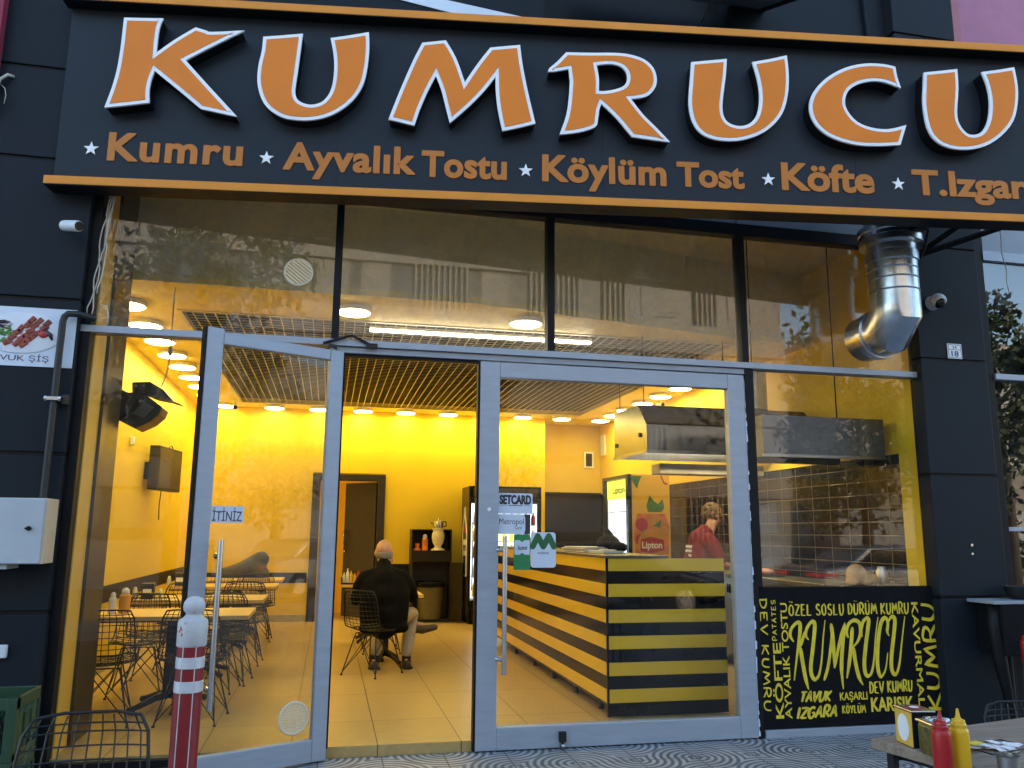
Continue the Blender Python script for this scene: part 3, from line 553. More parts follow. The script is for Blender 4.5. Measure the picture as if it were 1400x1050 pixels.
txt('lettering', 'Card', .05, .024, (1.335, ys, 1.523), X, Z, 'ink', s2, ext=.0006)
s3 = sticker('sticker', 1.328, 1.4515, 1.232, 1.487, 'stkg', r=.003, label='green sticker with luxe lettering')
ob('white_field', MB().prism([(1.333,1.445),(1.37,1.445),(1.39,1.43),(1.41,1.445),(1.447,1.445),(1.447,1.34),(1.41,1.34),(1.39,1.355),(1.37,1.34),(1.333,1.34)], (0,ys+.0005,0), X, Z, 0, .0008), 'stk', s3)
txt('lettering', 'luxe', .07, .034, (1.358, ys-.001, 1.376), X, Z, 'ink', s3, ext=.0006, off=.01)
s4 = sticker('sticker', 1.455, 1.645, 1.248, 1.503, 'stk', r=.022, label='pale rounded sticker with a dark green M emblem')
em = []
for q in ([(1.47,1.40),(1.508,1.475)],[(1.508,1.475),(1.55,1.40)],[(1.55,1.40),(1.592,1.475)],[(1.592,1.475),(1.63,1.40)]): em.append(q)
mb = MB()
for i, (a, b) in enumerate(em):
    a, b = Vector((a[0],0,a[1])), Vector((b[0],0,b[1])); t = (b-a).normalized(); nn = Vector((-t.z,0,t.x))
    pts = []
    for c, s0 in ((a, PI/2), (b, -PI/2)):
        for k in range(7):
            an = s0+PI*k/6; pts.append(c+t*(math.cos(an)*.022)+nn*(math.sin(an)*.022))
    mb.prism([(p.x,p.z) for p in pts], (0, ys-.0002*i, 0), X, Z, 0, .0008)
ob('emblem', mb, 'stkd', s4)
txt('lettering', 'multinet', .085, .02, (1.508, ys, 1.345), X, Z, 'ink', s4, ext=.0006)

# ================================================================== the sign board, turned slightly outwards from the facade
SO = Vector((-1.963, -.269, 3.77)); SX = Vector((.99044, -.13793, 0)); SN = Vector((-.13793, -.99044, 0))
sign = thing('shop_sign', 'long dark shop sign with big orange letters over the glass front', 'sign', SO)
def sbox(u0, u1, z0, z1, d0, d1):
    mb = MB(); return mb.add([SO+SX*u+SN*d+Z*z for z in (z0, z1) for u, d in ((u0,d1),(u1,d1),(u1,d0),(u0,d0))], [(0,3,2,1),(4,5,6,7),(0,1,5,4),(1,2,6,5),(2,3,7,6),(3,0,4,7)])
SW = 7.62
ob('panel', sbox(0.0, SW, .0, 1.42, -.17, -.112), 'signp', sign, label='dark sheet panel of the sign')
for u in (1.9, 3.8, 5.7): ob('panel_joint', sbox(u, u+.004, .06, 1.36, -.1125, -.1115), 'black', sign)
ob('trim', sbox(-.008, SW, .0, .058, -.1115, 0), 'otrim', sign, bevel=.003, label='lower orange trim rail')
ob('trim', sbox(-.03, SW, 1.372, 1.43, -.1115, 0), 'otrim', sign, bevel=.003, label='upper orange trim rail')
ob('trim_underside', cat(sbox(-.006, SW, -.006, -.0005, -.165, -.004), sbox(-.028, SW, 1.366, 1.3715, -.1115, -.004)), 'black', sign)
for u in (.9, 2.6, 4.3, 6.0, 7.4): ob('back_post', sbox(u, u+.05, .05, 1.40, -.22, -.171), 'black', sign)
LET = {
'K': [(0.411,1.241),(0.538,1.245),(0.666,1.251),(0.648,1.185),(0.643,1.075),(0.644,0.981),(0.764,1.092),(0.898,1.195),(0.971,1.175),(1.011,1.167),(1.216,1.19),(1.015,1.061),(0.841,0.946),(1.02,0.752),(1.215,0.545),(1.086,0.569),(0.979,0.589),(0.811,0.727),(0.645,0.86),(0.624,0.776),(0.619,0.697),(0.627,0.616),(0.491,0.591),(0.343,0.566),(0.376,0.704),(0.398,0.842),(0.408,1.001),(0.41,1.141)],
'U': [(1.369,1.152),(1.503,1.171),(1.633,1.191),(1.624,1.052),(1.613,0.89),(1.604,0.76),(1.616,0.701),(1.648,0.668),(1.703,0.651),(1.757,0.657),(1.809,0.686),(1.851,0.754),(1.87,0.845),(1.872,0.965),(1.86,1.066),(1.837,1.17),(1.968,1.199),(2.095,1.231),(2.103,1.121),(2.096,0.968),(2.071,0.826),(2.007,0.708),(1.912,0.618),(1.815,0.566),(1.709,0.541),(1.602,0.541),(1.521,0.559),(1.437,0.613),(1.383,0.689),(1.35,0.806),(1.35,0.936),(1.366,1.047)],
'M': [(2.483,1.172),(2.561,1.185),(2.646,1.2),(2.722,1.065),(2.789,0.875),(2.882,1.033),(2.97,1.162),(3.03,1.172),(3.18,1.195),(3.196,1.061),(3.233,0.859),(3.292,0.595),(3.177,0.559),(3.065,0.528),(3.032,0.686),(3.016,0.827),(3.012,0.953),(2.922,0.822),(2.813,0.695),(2.692,0.573),(2.662,0.687),(2.629,0.816),(2.584,0.933),(2.525,0.8),(2.473,0.657),(2.44,0.538),(2.358,0.556),(2.266,0.575),(2.336,0.79),(2.417,1.017)],
'R': [(3.521,1.157),(3.697,1.163),(3.871,1.173),(3.986,1.167),(4.092,1.134),(4.159,1.069),(4.18,0.983),(4.161,0.909),(4.1,0.848),(3.984,0.821),(4.074,0.699),(4.167,0.603),(4.26,0.502),(4.127,0.514),(3.994,0.529),(3.882,0.669),(3.772,0.775),(3.754,0.724),(3.744,0.652),(3.724,0.591),(3.607,0.545),(3.475,0.522),(3.523,0.671),(3.542,0.814),(3.55,0.937),(3.539,1.034),(3.391,1.005),(3.458,1.083)],
'U2': [(4.449,1.133),(4.581,1.153),(4.709,1.173),(4.696,1.042),(4.676,0.916),(4.662,0.812),(4.665,0.73),(4.694,0.674),(4.747,0.648),(4.805,0.645),(4.865,0.668),(4.916,0.726),(4.944,0.816),(4.951,0.931),(4.937,1.045),(4.91,1.16),(5.047,1.193),(5.168,1.228),(5.174,1.069),(5.155,0.9),(5.108,0.763),(5.02,0.655),(4.909,0.582),(4.762,0.536),(4.607,0.537),(4.502,0.579),(4.442,0.667),(4.419,0.799),(4.432,0.965)],
'C': [(6.003,1.184),(5.912,1.2),(5.77,1.196),(5.615,1.153),(5.469,1.064),(5.368,0.954),(5.326,0.847),(5.336,0.744),(5.394,0.653),(5.498,0.587),(5.664,0.547),(5.843,0.548),(5.994,0.563),(6.048,0.713),(5.913,0.675),(5.783,0.681),(5.676,0.723),(5.606,0.809),(5.592,0.892),(5.628,0.978),(5.708,1.035),(5.821,1.065),(5.922,1.058),(6.031,1.021),(6.011,1.105)],
'U3': [(6.231,1.15),(6.36,1.17),(6.489,1.192),(6.483,1.035),(6.455,0.843),(6.464,0.749),(6.518,0.672),(6.589,0.665),(6.654,0.706),(6.705,0.803),(6.729,0.942),(6.721,1.07),(6.691,1.18),(6.818,1.204),(6.946,1.233),(6.957,1.082),(6.939,0.932),(6.889,0.791),(6.783,0.67),(6.652,0.586),(6.507,0.55),(6.366,0.56),(6.27,0.614),(6.218,0.715),(6.203,0.893),(6.218,1.042)]}
RH = [(3.737,1.076),(3.831,1.09),(3.908,1.081),(3.955,1.043),(3.97,0.981),(3.944,0.918),(3.876,0.884),(3.80,0.866),(3.752,0.864),(3.753,0.969)]
SH = {'K':{0,2,5,7,10,12,14,16,18,21,23},'U':{0,2,15,17},'M':{0,2,4,6,8,11,13,16,19,22,25,27},'R':{0,9,12,14,16,21,24,25},'U2':{0,2,15,17},'C':{0,12,13,23},'U3':{0,2,12,14}}
words = ['first','second','third','fourth','fifth','sixth','seventh']
for (k, pts), w_ in zip(LET.items(), words):
    pl = [smoothpoly(pts, SH[k], 3)]
    if k == 'R': pl.append(smoothpoly(RH, {0,8}, 3))
    l = outline('letter', pl, SO, SX, Z, 'black', sign, -.111, -.012, label='orange white-edged letter %s, %s of seven' % (k[0], w_))
    # curve normals: SX x Z points to the street
    outline('letter_rim', pl, SO, SX, Z, 'white', l, -.012, .004, .004)
    outline('letter_face', pl, SO, SX, Z, 'orange', l, .004, .008, -.021)
def sword(word, u, z, w, h, off=.02, lab=None, **k): return txt('lettering', word, w, h, SO+SX*u+Z*z+SN*(-.1115), SX, Z, 'oword', sign, ext=.005, fat=.0045, off=off, label=lab, **k)
sword('Kumru', .345, .228, .905, .205, space=1.12); sword('Ayvalık', 1.536, .155, .915, .265, space=1.06); sword('Tostu', 2.50, .206, .60, .195, space=1.04)
sword('Köylüm', 3.362, .148, .90, .262, space=1.05); sword('Tost', 4.348, .212, .495, .188); sword('Köfte', 5.132, .218, .70, .215); sword('T.Izgara', 6.135, .165, 1.03, .255)
for k, (u, z) in enumerate([(.23,.309),(1.416,.295),(3.24,.283),(5.028,.294),(6.022,.302)]):
    st = [(u+(.052 if i % 2 == 0 else .021)*math.sin(i*PI/5), z+(.052 if i % 2 == 0 else .021)*math.cos(i*PI/5)) for i in range(10)]
    ob('star', MB().prism(st, SO, SX, Z, -.1115, -.104), 'white', sign)
for p, q in (((4.80,-.14,3.86),(5.45,-1.05,4.02)),((4.80,-.14,3.86),(4.98,-.95,4.10))): ob('support_strut', MB().tube([p, q], .026, 4), 'black', sign)

# white sheet lying on top of the sign
t = thing('metal_flashing', 'pale strip of sheet metal lying along the wall above the sign', 'flashing', (.7,-.1,5.7))
ob('sheet', MB().add([(-.02,-.03,5.72),(.38,-.03,5.76),(1.45,-.03,5.67),(.95,-.03,5.60),(-.02,.0,5.72),(.38,.0,5.76),(1.45,.0,5.67),(.95,.0,5.60)], [(3,2,1,0),(4,5,6,7),(0,1,5,4),(1,2,6,5),(2,3,7,6),(3,0,4,7)]), 'sillw', t)

# ------------------------------------------------------------------ neighbours
nb = thing('neighbouring_shop', 'dark glazed neighbouring shopfront right of the numbered pillar', 'building', (7, 0, 0))
ob('corner_post', MB().box(5.452, 5.60, -.03, .1, 0, 5.0), 'black', nb, bevel=.003)
ob('window_frame', MB().box(5.60, 12, -.05, .06, 2.845, 2.895).box(5.6, 12, -.03, .06, 1.545, 1.58).box(5.6, 12, -.04, .06, 3.93, 4.02).box(5.6, 12, -.03, .06, 0, .06).box(8.4, 8.46, -.03, .06, .06, 3.93), 'alu', nb, bevel=.003)
ob('window_pane', MB().box(5.6, 12, -.004, .004, .06, 1.545).box(5.6, 12, -.004, .004, 1.58, 2.845).box(5.6, 12, -.004, .004, 2.895, 3.93), G_nei, nb)
ob('interior', MB().box(5.46, 12, 1.5, 1.6, 0, 5).box(5.46, 12, .1, 1.5, -.02, .0).box(5.46,12,.1,1.5,4.0,4.1), 'nglass', nb)
ob('fascia', MB().box(5.62, 12, -.02, .1, 4.02, 5.0), 'grayp', nb)
ob('roller_blind', MB().cyl((5.62,.10,3.60),(12,.10,3.60),.06).box(5.62, 12, .06, .09, 3.62, 3.93), 'sillw', nb, smooth='auto')
pw = thing('pink_wall', 'dusty pink rendered wall above the right end of the sign', 'wall', (8, 0, 6))
ob('render', MB().box(5.62, 12, -.02, .3, 5.0, 9), 'pinkw', pw)
pr_ = thing('red_wall', 'dark red rendered wall at the far left edge', 'wall', (-4, -.2, 5))
ob('render', MB().box(-6, -2.37, -.20, -.123, 4.3, 8), 'redw', pr_)

# ------------------------------------------------------------------ things on the facade
d = thing('exhaust_duct', 'shiny galvanised exhaust duct dropping from behind the sign and bending into the glass', 'duct', (4.36, -.42, 3.3))
dx, dy, R_ = 4.36, -.42, .19
mb = MB(); prof = [(R_,3.30)]
for z in (3.42,3.52,3.60): prof += [(R_,z-.008),(R_+.007,z),(R_,z+.008)]
prof += [(R_,3.66),(R_+.012,3.67),(R_+.012,3.74),(R_,3.75),(R_+.002,3.80)]
mb.lathe(prof, (dx,dy,0), 36)
ob('lower_pipe', mb, 'galv', d, smooth='auto')
ob('fan_casing', MB().lathe([(R_,3.80),(R_+.05,3.815),(R_+.055,3.86),(R_+.045,3.87),(R_+.045,3.90),(R_+.055,3.91),(R_+.055,3.955),(R_,3.97)], (dx,dy,0), 36), 'galv', d, smooth='auto')
ob('upper_pipe', MB().lathe([(R_,3.965),(R_,4.02),(R_+.006,4.03),(R_,4.04),(R_,4.10),(R_+.006,4.11),(R_,4.12),(R_,4.6),(R_+.006,4.61),(R_,4.62),(R_,5.3)], (dx,dy,0), 36), 'galv', d, smooth='auto')
ob('junction_box', MB().box(dx+.02, dx+.12, dy-.29, dy-.225, 3.865, 3.945), 'black', d, bevel=.006)
ob('power_cable', MB().tube([(dx+.12,dy-.26,3.93),(dx+.2,dy-.2,3.90),(dx+.24,dy-.1,3.8),(dx+.22,dy+.05,3.6)], .012, 8), 'black', d, smooth=True)
# mitred elbow: rings cut at 22.5 / 67.5 degrees
def ring(c, nrm, mit):
    return c
el = MB(); n = 36; rings = []
def mring(cy_, cz_, ang):   # ring in the plane whose normal is tilted by ang from vertical towards +y; radius R_ along x
    u = Vector((1,0,0)); v = Vector((0, math.cos(ang), math.sin(ang))); k = 1/math.cos(rad(22.5)) if 0 < ang < PI/2 else 1
    return [Vector((dx, cy_, cz_))+u*R_*1.004*math.cos(2*PI*j/n)+v*R_*1.004*k*math.sin(2*PI*j/n) for j in range(n)]
for cy_, cz_, ang in ((dy,3.30,0),(dy,3.255,rad(22.5)),(dy+.125,3.13,rad(67.5)),(dy+.19,3.13,rad(90))): rings.append(mring(cy_, cz_, ang))
vs = [v for r in rings for v in r]; fs = []
for i in range(3):
    for j in range(n): fs.append((i*n+j, i*n+(j+1) % n, (i+1)*n+(j+1) % n, (i+1)*n+j))
el.add(vs, fs); ob('elbow', el, 'galv', d, smooth='auto')
ob('wall_collar', MB().lathe([(R_+.001,-.23),(R_+.016,-.225),(R_+.016,-.16),(R_+.002,-.15),(R_,-.006)], (dx,0,3.13), 36, Matrix.Rotation(rad(-90), 4, 'X')), 'galv', d, smooth='auto')

# security cameras outside
def bullet(label, loc, aim, s=1.0, dome=False):
    c = Vector(loc); t = thing('security_camera', label, 'camera', c)
    if dome:
        ob('base', MB().cyl(c+Vector((0,.08,0)), c+Vector((0,.03,0)), .05*s, .045*s), 'wplastic', t, smooth='auto')
        ob('ball', MB().ell(c, .052*s, nu=24, nv=14), 'wplastic', t, smooth=True)
        a = Vector(aim).normalized(); ob('lens', MB().ell(c+a*.016*s, .043*s, nu=24, nv=14), 'lens', t, smooth=True)
    else:
        a = Vector(aim).normalized(); e = c+a*.14*s
        ob('housing', MB().tube([c, c+a*.02*s, e, e+a*.012*s], [.034*s,.037*s,.037*s,.034*s], 20), 'wplastic', t, smooth='auto')
        ob('lens', MB().cyl(e+a*.0125*s, e+a*.016*s, .031*s, n=20), 'lens', t, smooth='auto')
        ob('bracket', MB().tube([c+a*.03*s, c+a*.02*s+Vector((0,.05,.03))*s, c+Vector((-.01,.075,.02))*s], [.014*s,.014*s,.03*s], 10), 'wplastic', t, smooth='auto')
    return t
bullet('white bullet camera on the dark cladding under the sign left end', (-1.83,-.22,3.50), (.75,-.55,-.16))
bullet('small white dome camera on the right pillar', (4.955,-.20,3.46), (-.1,-.8,-.75), 1.25, True)
t = thing('house_number_plate', 'white number plate reading 24 over 18 on the right pillar', 'sign', (5.137,-.125,3.05))
ob('plate', MB().box(5.066, 5.208, -.128, -.1225, 2.985, 3.115), 'white', t, bevel=.003)
ob('border', MB().box(5.074,5.2,-.1286,-.1282,3.103,3.107).box(5.074,5.2,-.1286,-.1282,2.993,2.997).box(5.074,5.078,-.1286,-.1282,2.997,3.103).box(5.196,5.2,-.1286,-.1282,2.997,3.103).box(5.078,5.196,-.1286,-.1282,3.062,3.065), 'blue', t)
txt('lettering', '24', .042, .024, (5.116,-.1284,3.072), X, Z, 'blue', t, ext=.0005, off=.01)
txt('lettering', '18', .07, .05, (5.102,-.1284,3.003), X, Z, 'blue', t, ext=.0005, off=.02)
t = thing('pillar_bolts', 'two small bolts in the right pillar cladding', 'bolt', (5.13,-.13,1.40))
ob('bolt_head', MB().cyl((5.135,-.12,1.43),(5.135,-.128,1.43),.012).cyl((5.135,-.12,1.36),(5.135,-.126,1.36),.010), 'chrome', t)
# poster with the skewer plate
po = thing('menu_poster', 'pale blue TAVUK ŞİŞ poster with a plate of chicken skewers', 'poster', (-2.1,-.13,2.75))
ob('sheet', MB().box(-2.62, -1.715, -.128, -.1215, 2.548, 2.945), 'postr', po)
ob('plate', MB().lathe([(.0,0),(.235,.001),(.25,.004),(.235,.0055),(0,.006)], (0,0,0), 48, Matrix.Translation((-2.04,-.129,2.77)) @ Matrix.Rotation(rad(90), 4, 'X') @ Matrix.Scale(.55, 4, (0,1,0))), 'plate', po, smooth='auto')
rn = random.Random(5); mt = MB()
for i in range(3):
    for j in range(6):
        q = Vector((-1.985+i*.05-j*.026+rn.uniform(-.008,.008), -.138, 2.855-j*.029-i*.010+rn.uniform(-.006,.006))); a = rn.uniform(.4,1.0)
        mt.obox(q, (.028*math.cos(a), 0, .028*math.sin(a)), (0,.006,0), (-.017*math.sin(a), 0, .017*math.cos(a)))
ob('skewer_meat', mt, 'meat', po, bevel=.008)
ob('herbs', cat(*[MB().ell((-2.145+rn.gauss(0,.03), -.137, 2.76+rn.gauss(0,.022)), (.011,.007,.008), nu=6, nv=4) for _ in range(50)]), 'veg', po)
ob('onion_rings', cat(*[MB().tube([(-2.17+rn.uniform(-.06,.05)+.03*math.cos(a*PI/6), -.138, 2.825+rn.uniform(-.012,.012)+.018*math.sin(a*PI/6)) for a in range(12)], .005, 5, closed=True) for _ in range(6)]), 'onion', po)
ob('tomato', MB().ell((-1.905,-.139,2.765), (.03,.009,.024)), 'tomato', po, smooth=True)
ob('aubergine', MB().tube([(-1.90,-.138,2.80),(-1.86,-.138,2.76),(-1.85,-.138,2.73)], [.008,.014,.006], 8).tube([(-2.22,-.138,2.80),(-2.18,-.138,2.835),(-2.13,-.138,2.83)], [.006,.012,.006], 8), 'aub', po, smooth=True)
txt('lettering', 'TAVUK ŞİŞ', .385, .060, (-2.245,-.1285,2.572), X, Z, 'inkb', po, ext=.001)
# black pipe
pi = thing('conduit_pipe', 'black pipe running down the left pillar from the window corner', 'pipe', (-1.78,-.2,2.0))
ob('pipe', MB().tube([(-1.62,-.09,2.905),(-1.70,-.17,2.91),(-1.755,-.18,2.905),(-1.775,-.18,2.885),(-1.783,-.18,2.85),(-1.785,-.18,2.4),(-1.785,-.18,1.69)], .022, 12), 'pipe', pi, smooth='auto')
ob('clamp', MB().obox((-1.785,-.2,2.33), (.05,0,0), (0,.016,0), (0,0,.012)).cyl((-1.835,-.2,2.33),(-1.82,-.2,2.33),.02).cyl((-1.75,-.2,2.33),(-1.735,-.2,2.33),.02), 'chrome', pi, bevel=.002)
ob('clamp_strap', MB().box(-1.735,-1.71,-.19,-.12,2.30,2.36).box(-1.83,-1.74,-.15,-.12,2.32,2.34), 'pipe', pi)
eb = thing('electrical_cabinet', 'light grey metal electrical cabinet on the left pillar', 'cabinet', (-1.95,-.2,1.48))
ob('body', MB().box(-2.5, -1.705, -.345, -.123, 1.285, 1.685), 'boxs', eb, bevel=.006)
ob('door', MB().box(-2.49, -1.712, -.362, -.346, 1.287, 1.682), 'boxg', eb, bevel=.006)
ob('lock', MB().cyl((-1.79,-.362,1.50),(-1.79,-.372,1.50),.014).box(-1.81,-1.77,-.376,-.372,1.495,1.505), 'black', eb)
ob('base_tray', MB().box(-2.4,-1.9,-.33,-.13,1.255,1.284), 'boxg', eb)
t = thing('loose_cable', 'tangled pale cables hanging at the upper left window corner', 'cable', (-1.62,-.06,3.6))
mb = MB(); rn = random.Random(3)
for k in range(4):
    pts = []; x = -1.60+k*.012
    ph = rn.uniform(0,6); a_ = rn.uniform(.008,.024); f_ = rn.uniform(.35,.8); n_ = rn.choice((11,14,16,19))
    for i in range(n_): pts.append((x-.0035*i+a_*math.sin(i*f_+ph)+rn.uniform(-.005,.005), -.07-.006*k+rn.uniform(-.004,.004), 3.80-i*.048)) 
    mb.tube(pts, .0045, 6)
mb.tube([(-1.60,-.07,2.96),(-1.585,-.085,3.0),(-1.55,-.085,3.0),(-1.535,-.08,2.93),(-1.545,-.075,2.87)], .005, 6)
ob('strands', mb, 'cable', t, smooth=True)
t = thing('wall_wire', 'thin bent wire poking out of the left cladding', 'wire', (-2.33,-.14,4.53))
ob('wire', MB().tube([(-2.28,-.12,4.585),(-2.31,-.15,4.58),(-2.345,-.17,4.53),(-2.36,-.16,4.46)], .011, 6).tube([(-2.34,-.15,4.50),(-2.31,-.16,4.47),(-2.30,-.16,4.42),(-2.305,-.16,4.36)], .003, 5), 'cable', t, smooth=True)
t = thing('hanging_string', 'thin pale string dangling below the right end of the sign', 'string', (5.55,-.5,3.6))
ob('string', MB().tube([(5.30,-.55,4.06),(5.31,-.55,3.93),(5.30,-.55,3.80),(5.33,-.55,3.66),(5.32,-.55,3.55),(5.335,-.55,3.45)], .004, 5), 'cable', t, smooth=True)

# ------------------------------------------------------------------ street furniture near the camera
bo = thing('bollard', 'red and white striped bollard with a worn ball top', 'bollard', (-.50,-2.45,0))
bx, by = -.50, -2.45; r = .0545
ob('post', MB().lathe([(.056,0),(.056,.02),(.052,.03),(.052,1.06)], (bx,by,0), 32), 'red', bo, smooth='auto')
ob('cap', MB().lathe([(.053,1.055),(.056,1.06),(.056,1.145),(.052,1.155),(.038,1.163),(.029,1.174),(.031,1.181),(.038,1.188),(.0415,1.203),(.039,1.220),(.030,1.234),(.015,1.241),(.001,1.243)], (bx,by,0), 32), postcap, bo, smooth='auto')
for z0 in (.976, .888): ob('reflective_band', MB().lathe([(.0522,z0-.001),(.0535,z0),(.0535,z0+.04),(.0522,z0+.041)], (bx,by,0), 32), 'refl', bo, smooth='auto')
sl = MB()
for an in (-115, -62): a = rad(an); sl.tube([(bx+.0522*math.cos(a), by+.0522*math.sin(a), .03),(bx+.0522*math.cos(a), by+.0522*math.sin(a), 1.056)], .0022, 6)
ob('seam_line', sl, 'postw', bo)
cr = thing('plastic_crate', 'dark green slatted plastic crate standing by the left pillar', 'crate', (-1.75,-1.0,0))
c0 = MB(); x0, x1, y0, y1 = -2.05, -1.50, -1.15, -.78
for zz in (0.0, .32): 
    c0.box(x0,x1,y0,y0+.02,zz+.02,zz+.06).box(x0,x1,y0,y0+.02,zz+.27,zz+.33).box(x1-.02,x1,y0,y1,zz+.02,zz+.06).box(x1-.02,x1,y0,y1,zz+.27,zz+.33).box(x0,x1,y1-.02,y1,zz+.02,zz+.33).box(x0,x0+.02,y0,y1,zz+.02,zz+.33).box(x0,x1,y0,y1,zz+.005,zz+.02)
    c0.box(x1-.05,x1,y0-.002,y0+.05,zz+.02,zz+.33).box(x0,x0+.05,y0-.002,y0+.05,zz+.02,zz+.33)
    for k in range(3): c0.obox((x1-.012, y0+.09+k*.1, zz+.165), (.01,0,0), (0,.03,.03), (0,-.008,.10))
ob('walls', c0, 'green', cr, bevel=.004)
ms = MB()
for k in range(22):
    for zz in (0.0, .32):
        x = x0+.05+k*(x1-x0-.1)/21; ms.obox((x, y0+.011, zz+.165), (.003,0,.003), (0,.004,0), (-.04,0,.105)); ms.obox((x, y0+.011, zz+.165), (.003,0,.003), (0,.003,0), (.04,0,.105))
ob('mesh_panel', ms, 'blackm', cr)
t = thing('wall_socket', 'small white socket on the side of the left cladding', 'socket', (-1.99,-.16,.82))
ob('cover', MB().box(-2.3,-1.905,-.15,-.121,.71,.79), 'wplastic', t, bevel=.01)

# wire chair, facing +y in its own space
def make_chair(label, group, padded):
    t = thing('wire_chair', label, 'chair', (0,0,0), group)
    prof = [(.26,.475),(.20,.462),(.10,.452),(0,.447),(-.10,.455),(-.18,.485),(-.225,.55),(-.255,.64),(-.28,.74),(-.305,.84),(-.318,.90)]
    hw = [.17,.235,.255,.26,.258,.252,.246,.240,.233,.222,.190]
    def pt(u, i):
        y, z = prof[i]; w = hw[i]; b = max(0, min(1, (i-5)/3)); return Vector((u*w, y+.05*u*u*b, z+.035*u*u*(1-b)))
    sh = MB()
    for k in range(-4, 5): sh.tube([pt(k/4.6, i) for i in range(len(prof))], .0032, 4)
    for i in range(len(prof)-1):
        for s in ((0,.5) if i else (.0,.5)):
            sh.tube([pt(k/4, i)*(1-s)+pt(k/4, i+1)*s for k in range(-4, 5)], .0032, 4)
    ob('wire_shell', sh, 'wire', t)
    rim = [pt(-1, i) for i in range(len(prof))]+[pt(-.5, len(prof)-1)+Z*.010, pt(.5, len(prof)-1)+Z*.010]+[pt(1, i) for i in range(len(prof)-1, -1, -1)]+[pt(.5,0)+Y*.02, pt(-.5,0)+Y*.02]
    ob('rim', MB().tube(rim, .007, 6, closed=True), 'wire', t, smooth=True)
    if padded: ob('seat_pad', MB().prism([(.21*math.copysign(abs(math.cos(a))**.6, math.cos(a)), .215*math.copysign(abs(math.sin(a))**.6, math.sin(a))+.02) for a in [2*PI*k/28 for k in range(28)]], (0,0,.462), X, Y, 0, .022), 'pad', t, bevel=.008)
    bs = MB(); H = Vector((0,0,.20))
    for sx in (-1,1):
        for sy in (-1,1):
            top = Vector((.14*sx,.13*sy,.44)); ft = Vector((.235*sx,.235*sy,.008))
            ob('leg', MB().tube([top, ft], .0065, 6).cyl(ft-Z*.008, ft+Z*.006, .013, n=10), 'wire', t, smooth='auto')
            bs.tube([ft*.97+Z*.03, Vector((-.10*sx,.12*sy,.43))], .0045, 5); bs.tube([ft*.97+Z*.03, Vector((.13*sx,-.10*sy,.43))], .0045, 5)
    bs.tube([(.14,.13,.44),(-.14,.13,.44),(-.14,-.13,.44),(.14,-.13,.44)], .006, 6, closed=True); ob('brace_frame', bs, 'wire', t)
    t.scale = (.925,.925,.925); return t
chair = make_chair('black wire chair on the pavement before the left window pane', 'wire chairs', False)
chair.location = (-.80,-2.83,0); chair.rotation_euler = (0,0,rad(183))
def place_chair(x, y, rz, label, group='wire chairs'): return dup(chair, (x, y, FZ if y > 0 else 0), rad(rz), label, group)

# outdoor table at the lower right with its condiments
tb = thing('cafe_table', 'weathered wooden outdoor table with black legs in the lower right corner', 'table', (2.6,-3.5,0))
ang = rad(13); e1 = Vector((math.cos(ang), math.sin(ang), 0)); e2 = Vector((math.sin(ang), -math.cos(ang), 0)); o0 = Vector((2.0,-3.10,0))
ob('tabletop', MB().obox(o0+e1*.62+e2*.42+Z*.742, e1*.62, e2*.42, Z*.018), 'teak', tb, bevel=.004)
for a, b in ((.05,.05),(1.19,.05),(.05,.79),(1.19,.79)): ob('leg', MB().obox(o0+e1*a+e2*b+Z*.362, e1*.014, e2*.014, Z*.362), 'iron', tb)
ob('leg_rail', MB().obox(o0+e1*.62+e2*.05+Z*.70, e1*.57, e2*.008, Z*.012).obox(o0+e1*.1+e2*.42+Z*.70, e1*.008, e2*.37, Z*.012), 'iron', tb)
TZ = .7605
n = thing('napkin_box', 'yellow and black napkin box at the corner of the outdoor table', 'napkin box', (2.09,-3.24,TZ))
ca = rad(-58); f1 = Vector((math.cos(ca), math.sin(ca), 0)); f2 = Vector((-math.sin(ca), math.cos(ca), 0)); nc = Vector((2.085,-3.235,TZ))
# front face looks towards -f1
nc = Vector((2.105,-3.215,TZ)); nf = Vector((-.99,.12,0)).normalized(); ns = Vector((-.12,-.99,0)).normalized()
ob('body', MB().obox(nc+Z*.060, nf*.042, ns*.055, Z*.060), 'blackm', n, bevel=.003)
ob('front', MB().obox(nc+nf*.0436+Z*.060, nf*.0015, ns*.053, Z*.058), 'card', n, bevel=.002)
ob('napkins', MB().prism([(.036*math.cos(a), .046*math.sin(a)) for a in [2*PI*k/28 for k in range(28)]], nc+nf*.0452+Z*.060, ns, Z, -.002, .002), 'napkin', n)
ob('lid', MB().obox(nc+Z*.123, nf*.046, ns*.058, Z*.003), 'chrome', n, bevel=.002)
ob('lid_emblem', MB().lathe([(0,0),(.026,0),(.026,.001),(0,.001)], nc+Z*.1265, 24), 'label', n); ob('lid_mark', MB().lathe([(0,0),(.016,0),(.016,.001),(0,.001)], nc+Z*.128, 24), 'white', n)
j = thing('pickle_tub', 'clear tub of green pickles with a foil lid beside the napkin box', 'tub', (2.06,-3.375,TZ)); jc = Vector((2.075,-3.365,TZ))
ob('tub', MB().obox(jc+Z*.052, nf*.046, ns*.046, Z*.052), 'pick', j, bevel=.01)
ob('lid', MB().obox(jc+Z*.109, nf*.050, ns*.050, Z*.005), 'chrome', j, bevel=.004)
rn = random.Random(9); ob('foil', cat(*[MB().ell(jc+Z*.116+nf*rn.uniform(-.03,.03)+ns*rn.uniform(-.03,.03), (.018,.012,.007), Matrix.Rotation(rn.uniform(0,3),3,'Z')@Matrix.Rotation(rn.uniform(-.6,.6),3,'X'), 7, 5) for _ in range(14)]), 'chrome', j)
